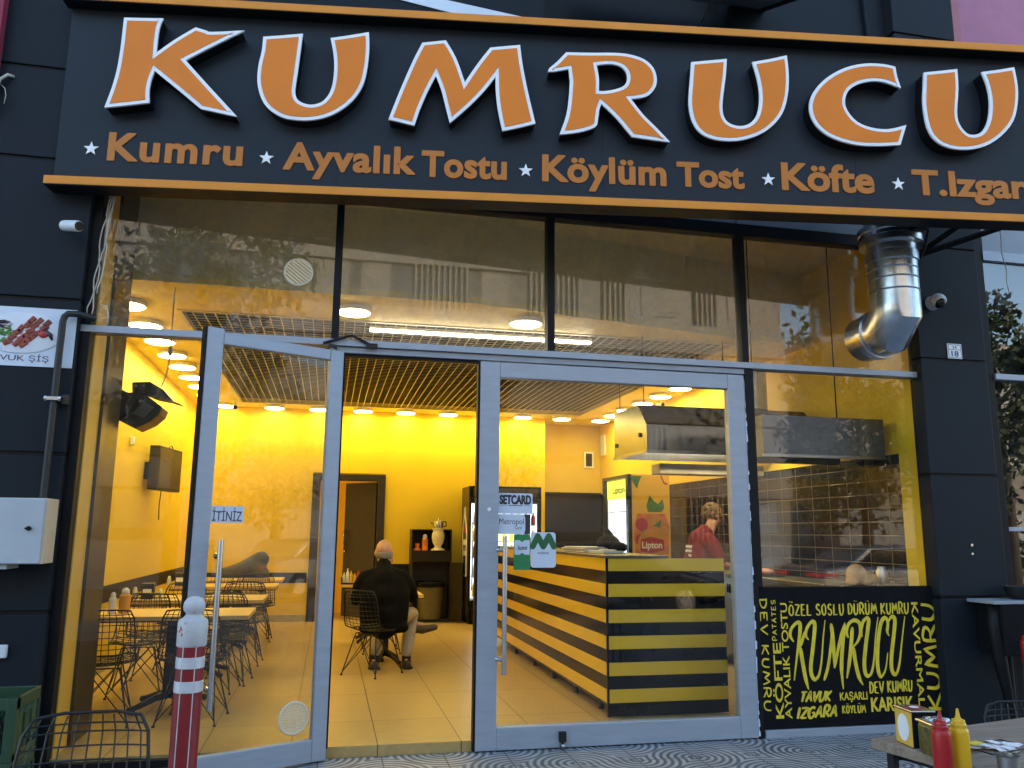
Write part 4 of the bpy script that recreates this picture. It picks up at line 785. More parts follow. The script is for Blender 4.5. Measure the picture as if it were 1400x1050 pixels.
def squeeze(label, x, y, m, z0=TZ, s=1.0):
    t = thing('squeeze_bottle', label, 'bottle', (x,y,z0))
    ob('bottle', MB().lathe([(.0,0),(.033*s,.001),(.0355*s,.006),(.0355*s,.135*s),(.034*s,.145*s),(.028*s,.153*s)], (x,y,z0), 28), m, t, smooth='auto')
    ob('cap', MB().lathe([(.029*s,.152*s),(.0295*s,.165*s),(.024*s,.172*s),(.0255*s,.174*s),(.0235*s,.182*s),(.012*s,.186*s),(.0085*s,.194*s),(.0045*s,.222*s),(.001,.2235*s)], (x,y,z0), 24), m, t, smooth='auto')
    return t
squeeze('red ketchup squeeze bottle on the outdoor table', 1.955,-3.53, 'ketch', s=.83)
squeeze('yellow mustard squeeze bottle on the outdoor table', 2.035,-3.515, 'must', s=.83)
ac = thing('metal_cup', 'small dented metal cup on the outdoor table', 'cup', (2.17,-3.56,TZ))
ob('cup', MB().lathe([(.0,0),(.03,.0),(.033,.045),(.036,.048),(.033,.048),(.030,.006),(0,.006)], (2.17,-3.56,TZ), 24), 'steel', ac, smooth='auto')
sa = thing('sachet_tray', 'wire tray of white sachets on the outdoor table', 'tray', (2.33,-3.33,TZ)); sc0 = Vector((2.32,-3.34,TZ))
ob('wire_edge', MB().tube([sc0+e1*a+e2*b+Z*.012 for a, b in ((-.1,-.06),(.12,-.06),(.12,.06),(-.1,.06))], .003, 5, closed=True), 'iron', sa)
rn = random.Random(2)
ob('sachets', cat(*[MB().obox(sc0+e1*rn.uniform(-.07,.09)+e2*rn.uniform(-.04,.04)+Z*(.004+.0015*k), (e1*math.cos(q)+e2*math.sin(q))*.025, (e2*math.cos(q)-e1*math.sin(q))*.014, Z*.001) for k, q in enumerate([rn.uniform(0,3) for _ in range(14)])]), 'napkin', sa)
ob('yellow_sachet', MB().obox(sc0-e1*.075-e2*.02+Z*.028, e1*.03, e2*.018, Z*.0015), 'ytext', sa)
oc = place_chair(3.12,-2.80, 172, 'black wire chair behind the outdoor table at the right edge'); oc.scale = (.82,.82,.82)
# second table by the neighbour
nt_ = thing('bar_table', 'dark high table with a black cloth beside the right pillar', 'table', (5.7,-.27,0))
ob('tabletop', MB().box(5.03,6.3,-.42,-.135,.985,1.01), 'grayp', nt_, bevel=.003); ob('cloth', MB().box(5.10,6.28,-.41,-.145,.60,.984), 'blackm', nt_, bevel=.01)
ob('cloth_drape', MB().tube([(5.10,-.33,.98),(5.085,-.335,.8),(5.10,-.34,.6),(5.15,-.33,.35),(5.19,-.32,.12),(5.20,-.32,.01)], [.045,.05,.055,.04,.03,.022], 10), 'black', nt_, smooth=True)
for x in (5.26,6.2): ob('leg', MB().cyl((x,-.27,0),(x,-.27,.6),.02), 'iron', nt_, smooth='auto')
t = thing('steel_pot', 'dark pot on the high table at the right edge', 'pot', (5.45,-.27,1.01)); ob('bowl', MB().lathe([(.0,.0),(.08,.005),(.11,.06),(.115,.10),(.10,.10),(.08,.02),(0,.015)], (5.42,-.27,1.01), 24), 'iron', t, smooth='auto')
t = thing('jar_stand', 'chrome ringed stand under a red bottle at the right edge', 'stand', (5.20,-.56,0))
ob('post', MB().lathe([(.06,0),(.05,.02),(.018,.04),(.018,.38),(.045,.39),(.045,.42),(.035,.43),(.035,.52),(.045,.53),(.045,.555),(0,.557)], (5.19,-.52,0), 20), 'chrome', t, smooth='auto')
squeeze('red squeeze bottle on the chrome stand at the right edge', 5.19,-.52,'ketch', .558, 1.12)

# ================================================================== inside the shop
lamp_me = {}
def ceiling_lamp(x, y, label, group):
    z = 3.5; t = thing('ceiling_light', label, 'ceiling light', (x,y,z), group)
    ob('body', MB().lathe([(.135,-.0005),(.16,-.004),(.165,-.02),(.16,-.042),(.150,-.046)], (x,y,z), 32), 'lampb', t, smooth='auto')
    ob('diffuser', MB().lathe([(.1,-.044),(.149,-.046),(.14,-.053),(.09,-.058),(.001,-.06)], (x,y,z), 32), 'lampd', t, smooth=True)
    return t
ords = ['first','second','third','fourth','fifth','sixth','seventh','eighth','ninth','tenth']
for i, y in enumerate((1.65,2.40,3.10,3.82,4.50,5.20,5.92,6.70)):
    ceiling_lamp(-1.84, y, '%s round ceiling light from the window along the left wall' % ords[i], 'ceiling lights along the left wall')
for i, x in enumerate((-1.72,-.95,-.24,.47,1.18,1.90,2.58,3.2)):
    ceiling_lamp(x, 7.72, '%s round ceiling light from the left along the back wall' % ords[i], 'ceiling lights along the back wall')
for i, y in enumerate((3.62,4.33,5.03,5.73,6.45,7.1,7.75)):
    ceiling_lamp(4.62, y, '%s round ceiling light from the front along the right wall' % ords[i], 'ceiling lights along the right wall')
ceiling_lamp(3.9, 7.72, 'round ceiling light in the back corner over the kitchen', 'ceiling lights along the back wall')
ceiling_lamp(.133, 1.39, 'round ceiling light behind the upper middle pane, left of the tube lamp', 'ceiling lights by the window')
ceiling_lamp(1.746, 1.41, 'round ceiling light behind the upper middle pane, above the tube lamp', 'ceiling lights by the window')
lt = thing('tube_light', 'long thin linear tube lamp under the front of the grid ceiling', 'lamp', (1.4,1.97,3.5))
ob('housing', MB().box(.30,2.58,1.93,2.01,3.455,3.488), 'lampb', lt, bevel=.004); ob('diffuser', MB().box(.31,2.57,1.94,2.0,3.438,3.4545), 'tubed', lt)
def icam(label, x, y):
    t = thing('security_camera', label, 'camera', (x,y,3.45)); c = Vector((x,y,3.44))
    ob('housing', MB().tube([c, c+Vector((.02,-.13,-.03))], .035, 14), 'wplastic', t, smooth='auto'); ob('lens', MB().tube([c+Vector((.0205,-.131,-.03)), c+Vector((.0215,-.136,-.031))], .03, 14), 'lens', t); ob('bracket', MB().cyl(c, c+Z*.06, .015), 'wplastic', t)
icam('small bullet camera on the ceiling in the back left corner', -1.55, 7.6); icam('small bullet camera on the ceiling above the exhaust hood', 4.80, 5.55)

# heater with a hood flap and the wall screen
h = thing('wall_heater', 'dark angular heater with a raised flap hanging at the left column', 'heater', (-1.53,1.0,2.45))
HB = [(-1.748,2.532),(-1.701,2.611),(-1.605,2.568),(-1.502,2.578),(-1.339,2.46),(-1.36,2.40),(-1.422,2.339),(-1.527,2.282),(-1.707,2.369)]
ob('body', MB().prism(HB, (0,1.0,0), X, Z, -.22, .06), 'bronze', h, bevel=.008)
ob('front_band', MB().prism([(-1.50,2.575),(-1.465,2.55),(-1.55,2.40),(-1.64,2.345),(-1.66,2.36),(-1.57,2.43)], (0,.939,0), X, Z, 0, .012), 'brownd', h)
ob('grille', MB().prism([(-1.47,2.49),(-1.40,2.455),(-1.47,2.37),(-1.555,2.40)], (0,.939,0), X, Z, 0, .018), 'pad', h)
ob('flap', MB().prism([(-1.591,2.658),(-1.46,2.67),(-1.362,2.615),(-1.271,2.517),(-1.215,2.50),(-1.30,2.525),(-1.422,2.545),(-1.502,2.578),(-1.584,2.575)], (0,.99,0), X, Z, -.2, 0), 'bronze', h)
ob('cord', MB().tube([(-1.39,1.1,2.65),(-1.36,1.1,2.75),(-1.345,1.1,2.9),(-1.35,1.1,3.5)], .006, 6).obox((-1.345,1.1,2.95),(.014,0,0),(0,.014,0),(0,0,.035)), 'cable', h)
tv = thing('wall_screen', 'flat screen on a bracket angled out from the left wall', 'television', (-2.05,5.0,2.25))
a = rad(62); u = Vector((math.cos(a), math.sin(a), 0)); v_ = Vector((math.sin(a), -math.cos(a), 0)); tc_ = Vector((-2.02,4.95,2.235))
u = Vector((.16,.987,0)); v_ = Vector((.987,-.16,0))
ob('cabinet', MB().obox(tc_, u*.40, v_*.06, Z*.265), 'brownd', tv, bevel=.008); ob('screen', MB().obox(tc_+v_*.0615, u*.37, v_*.0015, Z*.235), 'fbrn', tv)
ob('bracket', MB().obox(tc_-v_*.09, u*.12, v_*.05, Z*.12).box(-2.199,-2.10,4.62,4.72,2.1,2.3), 'blackm', tv); ob('cord', MB().tube([tc_-v_*.03+Z*-.26, tc_-v_*.04+Z*-.45, tc_-v_*.03+Z*-.62],.006,5).tube([tc_+Z*.26, tc_+u*.15+Z*.31, tc_+u*.25+Z*.26],.006,5), 'black', tv)
t = thing('wall_outlet', 'small pale outlet on the left wall before the screen', 'socket', (-2.2,3.83,2.47)); ob('cover', MB().box(-2.199,-2.165,3.78,3.88,2.42,2.52), 'wplastic', t, bevel=.012)
t = thing('fuse_box', 'small grey fuse box high on the yellow kitchen corner wall', 'fuse box', (4.2,8.7,3.0)); ob('frame', MB().box(4.92,4.949,8.42,8.66,2.92,3.3).box(4.62,4.80,8.715,8.749,2.70,3.0), 'wplastic', t, bevel=.004); ob('cover', MB().box(4.65,4.77,8.705,8.7145,2.73,2.97), 'cabin', t)

# inner door in the back wall
idr = thing('interior_door', 'dark brown door half open in the back wall behind the seated man', 'door', (.3,8,FZ))
ob('frame', MB().box(-.29,-.16,7.96,8.16,FZ,2.43).box(.78,.90,7.96,8.16,FZ,2.43).box(-.16,.78,7.96,8.16,2.33,2.43), 'brownd', idr, bevel=.004)
hx = Vector((.775,8.12,0)); ud = Vector((-.62,.785,0)).normalized(); un = Vector((-ud.y,ud.x,0))
lf_ = ob('leaf', MB().obox(hx+ud*.40+Z*1.20, ud*.40, un*.02, Z*1.12), 'brownd', idr, bevel=.003)
ob('handle', MB().tube([hx+ud*.74-un*.02*(-1)+Z*1.5, hx+ud*.74+un*.07+Z*1.5, hx+ud*.74+un*.07+Z*1.28, hx+ud*.74+un*.02+Z*1.28], .013, 8).tube([hx+ud*.74+un*.02+Z*1.16, hx+ud*.74+un*.06+Z*1.16],.02,10), 'chrome', lf_, smooth=True)

# tables along the left wall
def make_table(label, group):
    t = thing('dining_table', label, 'table', (0,0,0), group)
    ob('tabletop', MB().box(-.62,.62,-.36,.36,.715,.75), 'oak', t, bevel=.004)
    ob('edge_band', MB().box(-.618,.618,-.358,.358,.705,.7149), 'brownd', t)
    for sx in (-.22,):
        ob('column', MB().box(-.05,.05,-.05,.05,.10,.70), 'iron', t, bevel=.008); ft = MB()
        for a in (45,135,225,315):
            a = rad(a); c, s_ = math.cos(a), math.sin(a); ft.tube([(0,0,.10),(.12*c,.12*s_,.085),(.30*c,.30*s_,.035),(.36*c,.36*s_,.02)], [.036,.03,.022,.024], 8)
        ob('foot', ft, 'iron', t, smooth=True)
    ob('top_plate', MB().box(-.15,.15,-.15,.15,.69,.7049), 'iron', t)
    return t
tab0 = make_table('oak topped table nearest to the window in the left row', 'dining tables')
TABS = [(1.57,), (3.12,), (4.72+.42,), (6.55,)]
tl = ['oak topped table nearest to the window in the left row', 'second oak topped table from the window in the left row', 'third oak topped table from the window in the left row', 'fourth oak topped table from the window, by the back wall']
txs = (-1.22,-1.22,-1.22,-1.22)
for i, (y,) in enumerate(TABS):
    o = tab0 if i == 0 else dup(tab0, (0,0,0), 0, tl[i])
    o.location = (txs[i], y, FZ)
cl = [(-1.62,1.02,8,'nearest, at the front left of the nearest table'),(-.95,1.0,-6,'at the front right of the nearest table'),(-1.60,2.18,186,'at the back left of the nearest table'),(-.98,2.22,174,'at the back right of the nearest table'),
      (-1.55,2.62,3,'at the front left of the second table'),(-.90,2.60,-5,'at the front right of the second table'),(-1.5,3.72,183,'at the back left of the second table'),(-.88,3.75,178,'at the back right of the second table'),
      (-.95,4.58,2,'at the front of the third table'),(-.9,5.72,180,'behind the third table'),(-1.45,5.72,176,'at the back left of the third table'),(-.95,6.05,0,'at the front of the fourth table')]
for x, y, rz, w in cl: place_chair(x, y, rz, 'padded black wire chair '+w, 'padded wire chairs')
TT = FZ+.75
def dispenser(x, y, label):
    t = thing('napkin_dispenser', label, 'napkin dispenser', (x,y,TT)); 
    ob('body', MB().box(x-.055,x+.055,y-.05,y+.05,TT+.001,TT+.13), 'brownd', t, bevel=.005); ob('slot', MB().box(x-.04,x+.04,y-.055,y-.0501,TT+.05,TT+.10), 'napkin', t); ob('cap', MB().box(x-.06,x+.06,y-.055,y+.055,TT+.1305,TT+.155), 'bronze', t, bevel=.004)
dispenser(-1.72, 2.98, 'dark napkin dispenser on the second table from the window'); dispenser(-1.76, 5.05, 'dark napkin dispenser on the third table from the window')
dispenser(-1.78, 6.5, 'dark napkin dispenser on the fourth table from the window')
def shaker(x, y, m, label, h=.12, r=.025, z=TT):
    t = thing('condiment_bottle', label, 'bottle', (x,y,z)); ob('bottle', MB().lathe([(0,.001),(r,.001),(r,h*.7),(r*.6,h*.78)], (x,y,z), 16), m, t, smooth='auto'); ob('cap', MB().lathe([(r*.7,h*.785),(r*.7,h*.9),(r*.3,h),(.001,h)], (x,y,z), 16), 'wplastic', t, smooth='auto')
shaker(-1.70,1.50,'wplastic','white bottle on the nearest table by the column', .17, .03); shaker(-1.62,1.56,'amber','amber cup on the nearest table by the column', .2, .045)
shaker(-1.83,2.93,'paper','cream bottle left of the dispenser on the second table'); shaker(-1.60,2.96,'paper','cream bottle right of the dispenser on the second table', .10)
shaker(-1.88,5.0,'paper','cream bottle left of the dispenser on the third table'); shaker(-1.66,5.02,'paper','cream bottle right of the dispenser on the third table', .10)
t = thing('jacket', 'dark grey jacket hung over a chair at the far left table', 'jacket', (-1.05,6.9,.9))
mb = MB().limb([(-1.45,6.85,.88),(-1.25,6.85,.92),(-1.08,6.85,1.0),(-.98,6.85,1.09)], [.09,.11,.12,.10], 12).ell((-.95,6.86,1.08), (.12,.10,.12)).limb([(-1.0,6.85,.98),(-.93,6.85,.86),(-.92,6.86,.7)], [.12,.12,.10], 10)
blob('cloth', mb, 'fabric', t, .02, 5)

# the man's table and the one behind
def small_table(x, y, label):
    o = dup(tab0, (x, y, FZ), 0, label); o.scale = (.60, 1.0, 1.0); return o
small_table(.68, 3.62, 'small oak table in front of the seated man'); small_table(.58, 5.42, 'small oak table behind and left of the seated man')
tr = thing('condiment_caddy', 'caddy of sauce bottles on the table left of the man', 'caddy', (.30,5.15,TT))
ob('rack', MB().box(.19,.44,5.08,5.26,TT+.001,TT+.02).box(.19,.20,5.08,5.26,TT+.02,TT+.09).box(.43,.44,5.08,5.26,TT+.02,TT+.09), 'brownd', tr)
for k, (m_, hh) in enumerate((('paper',.15),('wplastic',.2),('must',.17),('card',.14),('ketch',.18))):
    x = .225+k*.045; bt = ob('bottle', MB().lathe([(0,.021),(.02,.021),(.02,hh*.75),(.008,hh*.85),(.006,hh)], (x,5.16,TT), 12), m_, tr, smooth='auto')
sv = thing('plate', 'white plate in front of the seated man', 'plate', (.78,3.42,TT)); ob('dish', MB().lathe([(0,.002),(.08,.002),(.12,.015),(.115,.017),(.07,.008),(0,.007)], (.70,3.45,TT), 28), 'plate', sv, smooth='auto')
for (x, y, rz, l) in ((.50,2.86,-42,'wire chair the seated man sits on, turned to the right'),(.68,4.42,180,'wire chair opposite the seated man'),(.95,6.0,180,'wire chair behind the table hidden past the seated man')):
    place_chair(x, y, rz, 'black '+l, 'padded wire chairs')

# ------------------------------------------------------------------ people
def hand(mb, wrist, dirv, side, s=1.0, curl=.5):
    """palm, four curled fingers of unequal length and a thumb; dirv = pointing direction, side = thumb side"""
    w = Vector(wrist); d = Vector(dirv).normalized(); t = Vector(side).normalized(); t = (t-d*t.dot(d)).normalized(); n_ = d.cross(t)
    if n_.z > 0: n_ = -n_
    mb.limb([w, w+d*.045*s, w+d*.09*s], [.026*s,.034*s,.033*s], 10); 
    for k, (o_, L_) in enumerate(((.030,.072),(.011,.082),(-.010,.076),(-.029,.058))):
        b = w+d*.088*s+t*o_*s; k1 = b+(d+n_*curl*.3).normalized()*L_*.45*s; k2 = k1+(d+n_*curl).normalized()*L_*.32*s; k3 = k2+(d+n_*curl*2).normalized()*L_*.25*s
        mb.limb([b, k1, k2, k3], [.0105*s,.010*s,.009*s,.008*s], 8)
    b = w+d*.03*s+t*.028*s; mb.limb([b, b+(d*.6+t*.8)*.04*s, b+(d*.9+t*.55)*.075*s], [.013*s,.0115*s,.0095*s], 8)
def head(mb, c, f, s=1.0, tilt=0):
    """c = centre of the skull, f = facing direction (horizontal-ish unit vector)"""
    c = Vector(c); f = Vector(f).normalized(); r = f.cross(Z).normalized(); u = r.cross(f).normalized()
    R_ = Matrix((r, f, u)).transposed()
    q = lambda a, b, z: c+r*a*s+f*b*s+u*z*s
    mb.ell(q(0,-.012,.02), (.077*s,.098*s,.098*s), R_, 20, 14); mb.ell(q(0,.022,-.055), (.058*s,.066*s,.068*s), R_, 16, 10); mb.ell(q(0,.055,-.10), (.030*s,.028*s,.022*s), R_)
    mb.limb([q(0,.088,.01), q(0,.108,-.028), q(0,.095,-.036)], [.010*s,.015*s,.012*s], 8)
    for sx in (-1,1):
        mb.ell(q(.078*sx,-.012,-.012), (.012*s,.020*s,.034*s), R_, 10, 8); mb.ell(q(.032*sx,.082,.022), (.022*s,.012*s,.010*s), R_, 8, 6)
    mb.ell(q(0,.082,-.066), (.026*s,.014*s,.009*s), R_, 10, 6)
    return q
S = 1.13
man = thing('person', 'bald man in a black jacket and light trousers sitting with his back to the door', 'person', (.6,2.95,FZ))
sk = MB(); q = head(sk, (.59,3.06,1.275), (.05,1,-.45), S); sk.limb([(.595,2.98,1.02),(.59,3.02,1.17)], [.075,.068])
sk.limb([(.60,2.92,.62),(.60,2.92,.80),(.60,2.95,.98)], [.14,.14,.13], 14, (.8,1.2))
for sx, el, wr in ((-1,(.31,3.05,.86),(.44,3.34,.87)),(1,(.905,3.05,.84),(.80,3.33,.88))):
    sh_ = Vector((.60+.20*sx,2.96,1.0)); sk.limb([sh_, el, wr], [.07,.05,.034]); hand(sk, wr, (-.35*sx,.9,.05), (-sx,0,.3), S, .7)
for kn, an, to in (((.93,3.34,.60),(.87,3.13,.17),(.90,3.34,.11)),((.62,3.38,.59),(.53,3.13,.17),(.55,3.34,.11))):
    hp = Vector((.60+(.11 if kn[0] > .8 else -.09),2.93,.62)); sk.limb([hp, kn, an, to], [.09,.062,.042,.035])
blob('body', sk, 'skin', man, .009, 4)
jk = MB(); jk.limb([(.60,2.86,.56),(.60,2.83,.70),(.60,2.83,.84),(.595,2.88,.97),(.59,2.93,1.05)], [.16,.165,.17,.165,.12], 18, (.85,1.55)).limb([(.59,2.955,1.06),(.59,2.99,1.135)], [.115,.088])
jk.limb([(.40,2.90,1.015),(.59,2.94,1.06),(.79,2.90,1.015)], [.085,.10,.085])
for sx, el, wr in ((-1,(.315,2.99,.80),(.42,3.29,.875)),(1,(.905,3.0,.82),(.82,3.28,.88))): jk.limb([(.595+.20*sx,2.90,1.0),(.60+.255*sx,2.92,.93),el,wr], [.085,.078,.066,.055])
jk.limb([(.40,2.80,.53),(.60,2.77,.52),(.80,2.80,.53)], [.055,.06,.055])
blob('jacket', jk, 'jacket', man, .014, 5)
ob('shirt_collar', MB().tube([(.592+.078*math.cos(a), 3.0+.07*math.sin(a), 1.132+.02*math.sin(a)) for a in [2*PI*k/20 for k in range(20)]], .012, 6, closed=True), 'shirtw', man, smooth=True)
ts = MB()
for kn, an in (((.93,3.34,.605),(.875,3.14,.24)),((.62,3.38,.595),(.54,3.14,.26))):
    hp = Vector((.60+(.13 if kn[0] > .8 else -.10),2.90,.625)); ts.limb([hp, kn, an], [.115,.083,.066])
ts.limb([(.47,2.86,.57),(.75,2.86,.57)], [.10,.10]); blob('trousers', ts, 'trous', man, .013, 4)
so = MB()
for an, lo in (((.872,3.14,.20),(.87,3.14,.10)),((.533,3.14,.20),(.53,3.14,.10))): so.limb([an, lo], [.052,.046])
blob('socks', so, 'sock', man, .012, 3)
for x0_, x1_ in ((.87,.895),(.53,.55)):
    shb = MB().limb([(x0_,3.10,.115),(x0_,3.2,.11),(x1_,3.34,.10),(x1_,3.40,.095)], [.045,.05,.05,.035], 12).box(x0_-.045,x1_+.045,3.07,3.41,.071,.10); blob('shoe', shb, 'shoe', man, .011, 4)
hr = MB()
for a in range(-7, 8):
    an = -PI/2+a*.17; cc = Vector((.59,3.045,1.25)); hr.ell(cc+Vector((.085*math.cos(an), .10*math.sin(an), .0-.0*abs(a))), (.012,.012,.04), None, 8, 6)
blob('hair', hr, 'hairg', man, .008, 2)

opp = thing('person', 'person across the table, mostly hidden behind the bald man, one brown shoe crossed over', 'person', (.66,4.42,FZ))
sk = MB(); head(sk, (.70,4.36,1.17), (0,-1,-.25), S); sk.limb([(.69,4.43,.92),(.70,4.39,1.08)], [.075,.065]); sk.limb([(.66,4.47,.62),(.68,4.45,.88)], [.14,.14], 14, (.8,1.15))
for sx, el, wr in ((-1,(.38,4.25,.84),(.43,3.98,.88)),(1,(.94,4.25,.84),(.88,3.95,.88))): sk.limb([(.69+.17*sx,4.43,.90), el, wr], [.065,.047,.034]); hand(sk, wr, (-.3*sx,-.9,0), (-sx,0,.3), S, .6)
sk.limb([(.57,4.45,.62),(.60,4.02,.60),(.62,3.86,.17),(.62,3.70,.11)], [.09,.062,.042,.035]); sk.limb([(.75,4.45,.62),(.72,4.0,.68),(1.02,3.98,.44),(1.18,3.97,.39)], [.09,.062,.042,.035])
blob('body', sk, 'skin', opp, .010, 4)
sh_ = MB().limb([(.66,4.48,.62),(.66,4.50,.80),(.69,4.44,.91)], [.16,.16,.13], 14, (.8,1.25))
for sx, el, wr in ((-1,(.37,4.26,.84),(.42,4.02,.88)),(1,(.95,4.26,.84),(.885,4.0,.88))): sh_.limb([(.69+.16*sx,4.43,.90), el, wr], [.088,.064,.05])
blob('shirt', sh_, 'shirtw', opp, .014, 4)
tq = MB().limb([(.57,4.46,.62),(.60,4.02,.605),(.62,3.87,.27)], [.11,.08,.06]).limb([(.75,4.46,.62),(.72,4.0,.685),(.99,3.98,.47)], [.11,.08,.06]); blob('trousers', tq, 'jacket', opp, .014, 4)
blob('shoe', MB().limb([(.62,3.87,.12),(.62,3.76,.11),(.62,3.62,.10)], [.05,.052,.04]).box(.57,.67,3.60,3.90,.071,.10), 'shoe', opp, .011, 3)
blob('shoe', MB().limb([(1.02,3.97,.45),(1.03,3.96,.385),(1.12,3.95,.375),(1.27,3.94,.40)], [.05,.055,.052,.038], 12), 'shoeb', opp, .011, 3)
ohr = MB().ell((.70,4.38,1.21), (.095,.11,.10)); blob('hair', ohr, 'hair', opp, .01, 2)

cook = thing('person', 'cook with short brown hair and red t-shirt standing behind the striped counter', 'person', (4.22,2.95,FZ))
cx, cy = 4.25, 2.95
sk = MB(); head(sk, (cx+.12,cy,1.725), (.93,.22,-.42), S*.98); sk.limb([(cx+.02,cy,1.47),(cx+.09,cy-.02,1.62)], [.075,.065]); sk.limb([(cx-.06,cy,1.0),(cx-.06,cy,1.2),(cx-.02,cy,1.42)], [.13,.13,.13], 14, (1.15,.8))
for sy, el, wr in ((-1,(cx+.08,cy-.27,1.16),(cx+.30,cy-.20,1.12)),(1,(cx+.12,cy+.24,1.16),(cx+.34,cy+.12,1.12))): sk.limb([(cx-.02,cy+.19*sy,1.42), el, wr], [.065,.048,.034]); hand(sk, wr, (.9,-.2*sy,-.1), (0,-sy,.4), S, .7)
for sy in (-1,1): sk.limb([(cx-.05,cy+.1*sy,1.0),(cx-.03,cy+.1*sy,.58),(cx-.06,cy+.1*sy,.16),(cx+.1,cy+.1*sy,.11)], [.095,.065,.045,.035])
blob('body', sk, 'skin', cook, .009, 4)
ts = MB().limb([(cx-.07,cy,1.02),(cx-.09,cy,1.22),(cx-.05,cy,1.42)], [.16,.165,.145], 16, (1.2,.85)).limb([(cx-.03,cy,1.46),(cx+.01,cy,1.51)], [.12,.10])
for sy, el in ((-1,(cx+.045,cy-.265,1.22)),(1,(cx+.10,cy+.24,1.2))): ts.limb([(cx-.03,cy+.17*sy,1.42),(cx+.0,cy+.22*sy,1.36),el], [.10,.09,.078])
blob('t_shirt', ts, 'tshirt', cook, .013, 4)
bx0 = MB()
for k, zz in enumerate((1.36,1.31,1.26)): bx0.obox((cx-.228,cy-.06+.01*k,zz), (.004,0,0), (0,.075,0), (0,0,.014))
ob('back_print', bx0, 'white', cook)
blob('trousers', cat(*[MB().limb([(cx-.05,cy+.1*sy,1.0),(cx-.03,cy+.1*sy,.58),(cx-.06,cy+.1*sy,.18)], [.12,.09,.075]) for sy in (-1,1)]), 'jacket', cook, .015, 3)
for sy in (-1,1): blob('shoe', MB().limb([(cx-.09,cy+.1*sy,.12),(cx+.02,cy+.1*sy,.115),(cx+.15,cy+.1*sy,.10)], [.05,.052,.04]), 'shoe', cook, .012, 3)
rn = random.Random(8); hb = MB(); hc = Vector((cx+.12,cy,1.725))
for k in range(170):
    a, b = rn.uniform(0, 2*PI), rn.uniform(-.75, 1.0); rr = math.sqrt(max(0,1-b*b)); v = Vector((rr*math.cos(a)*.108-.012, rr*math.sin(a)*.092, b*.098+.03))
    if v.x > .03 and v.z < .075: continue
    if v.z < -.02 and v.x > -.02: continue
    hb.ell(hc+Vector((-.005,0,.0))+v, (.024,.022,.018), Matrix.Rotation(rn.uniform(0,3),3,'Z'), 7, 5)
blob('hair', hb, 'hair', cook, .0085, 1)

# ------------------------------------------------------------------ striped counter
ct = thing('service_counter', 'service counter clad in yellow and black stripes', 'counter', (2.7,2.5,FZ))
h0, hs = .078, .1018; cx0, cx1, cy0, cy1 = 2.212, 3.25, .507, 5.2
ob('carcass', MB().box(cx0+.012,cx1-.012,cy0+.012,cy1-.012,.17,1.27), 'blackm', ct)
bl = MB(); yl = MB()
for k in range(12):
    z0, z1 = h0+hs*k, h0+hs*(k+1); t_ = yl if k % 2 else bl; g = .0 if k % 2 else .004
    t_.box(cx0+.018, cx1, cy0+g, cy0+.011+g*.2, z0, z1)
    if k: t_.box(cx0+g, cx0+.0115, cy0+.02, cy1, z0, z1)
    else: t_.box(cx0+g, cx0+.0115, cy0+.02, cy1, .155, z1)
ob('black_stripes', bl, 'strB', ct, bevel=.002); ob('yellow_stripes', yl, 'strY', ct, bevel=.002)
ob('corner_post', MB().box(cx0+.001, cx0+.0175, cy0+.001, cy0+.0195, h0, 1.298), 'strB', ct)
ob('counter_top', MB().box(cx0-.012, cx0+.55, cy0+.02, cy1, 1.3005, 1.322).box(cx0-.012, cx0+.45, cy0-.012, cy0+.0195, 1.3005, 1.322), 'ctop', ct, bevel=.003)
for y in (.85,1.55,2.3,3.1,4.0): ob('leg', MB().cyl((cx0+.06,y,.07),(cx0+.06,y,.165),.02,n=12), 'iron', ct, smooth='auto')
CT = 1.3225
t = thing('folded_paper', 'stack of folded wrapping paper on the striped counter', 'paper stack', (2.45,1.6,CT)); rn = random.Random(4)
ob('sheets', cat(*[MB().obox((2.45+rn.uniform(-.02,.02),1.75+rn.uniform(-.03,.03),CT+.007+.0125*k), (.15,.02,0), (-.03,.25,0), (0,0,.005)) for k in range(4)]), 'paper', t, bevel=.003)
t = thing('order_pads', 'pale order pads near the front of the striped counter', 'pad', (2.42,1.15,CT)); ob('pads', MB().obox((2.43,1.14,CT+.012), (.10,.03,0), (-.03,.13,0), (0,0,.011)).obox((2.44,1.12,CT+.029), (.06,-.01,0), (.01,.08,0), (0,0,.005)), 'paper', t, bevel=.002)
t = thing('black_bag', 'slumped black bag lying on the counter top', 'bag', (2.6,1.5,CT))
blob('bag', MB().ell((2.62,1.62,CT+.08), (.11,.16,.085)).ell((2.66,1.45,CT+.05), (.08,.14,.05)).limb([(2.64,1.62,CT+.16),(2.62,1.66,CT+.20),(2.66,1.72,CT+.17)], [.03,.03,.03]), 'blackm', t, .015, 4)
t = thing('snack_bags', 'yellow snack packets on the far part of the counter', 'packet', (2.5,4.0,CT)); rn = random.Random(6)
ob('packets', cat(*[MB().ell((2.45+rn.uniform(-.1,.1),4.0+rn.uniform(-.6,.5),CT+.06), (.07,.07,.06), Matrix.Rotation(rn.uniform(0,3),3,'Z'), 8, 6) for _ in range(9)]), 'bread', t, smooth=True)
kc = thing('kitchen_worktop', 'dull steel kitchen worktop along the black tiled wall', 'worktop', (4.7,2,FZ))
ob('top', MB().box(4.42,4.93,.30,5.0,1.02,1.06), 'steel', kc, bevel=.004); ob('cabinet', MB().box(4.47,4.93,.32,4.98,.09,1.019), 'steel', kc); ob('vent_slots', cat(*[MB().box(4.462,4.4695,2.2+.05*k,2.22+.05*k,.85,.95) for k in range(14)]), 'black', kc)
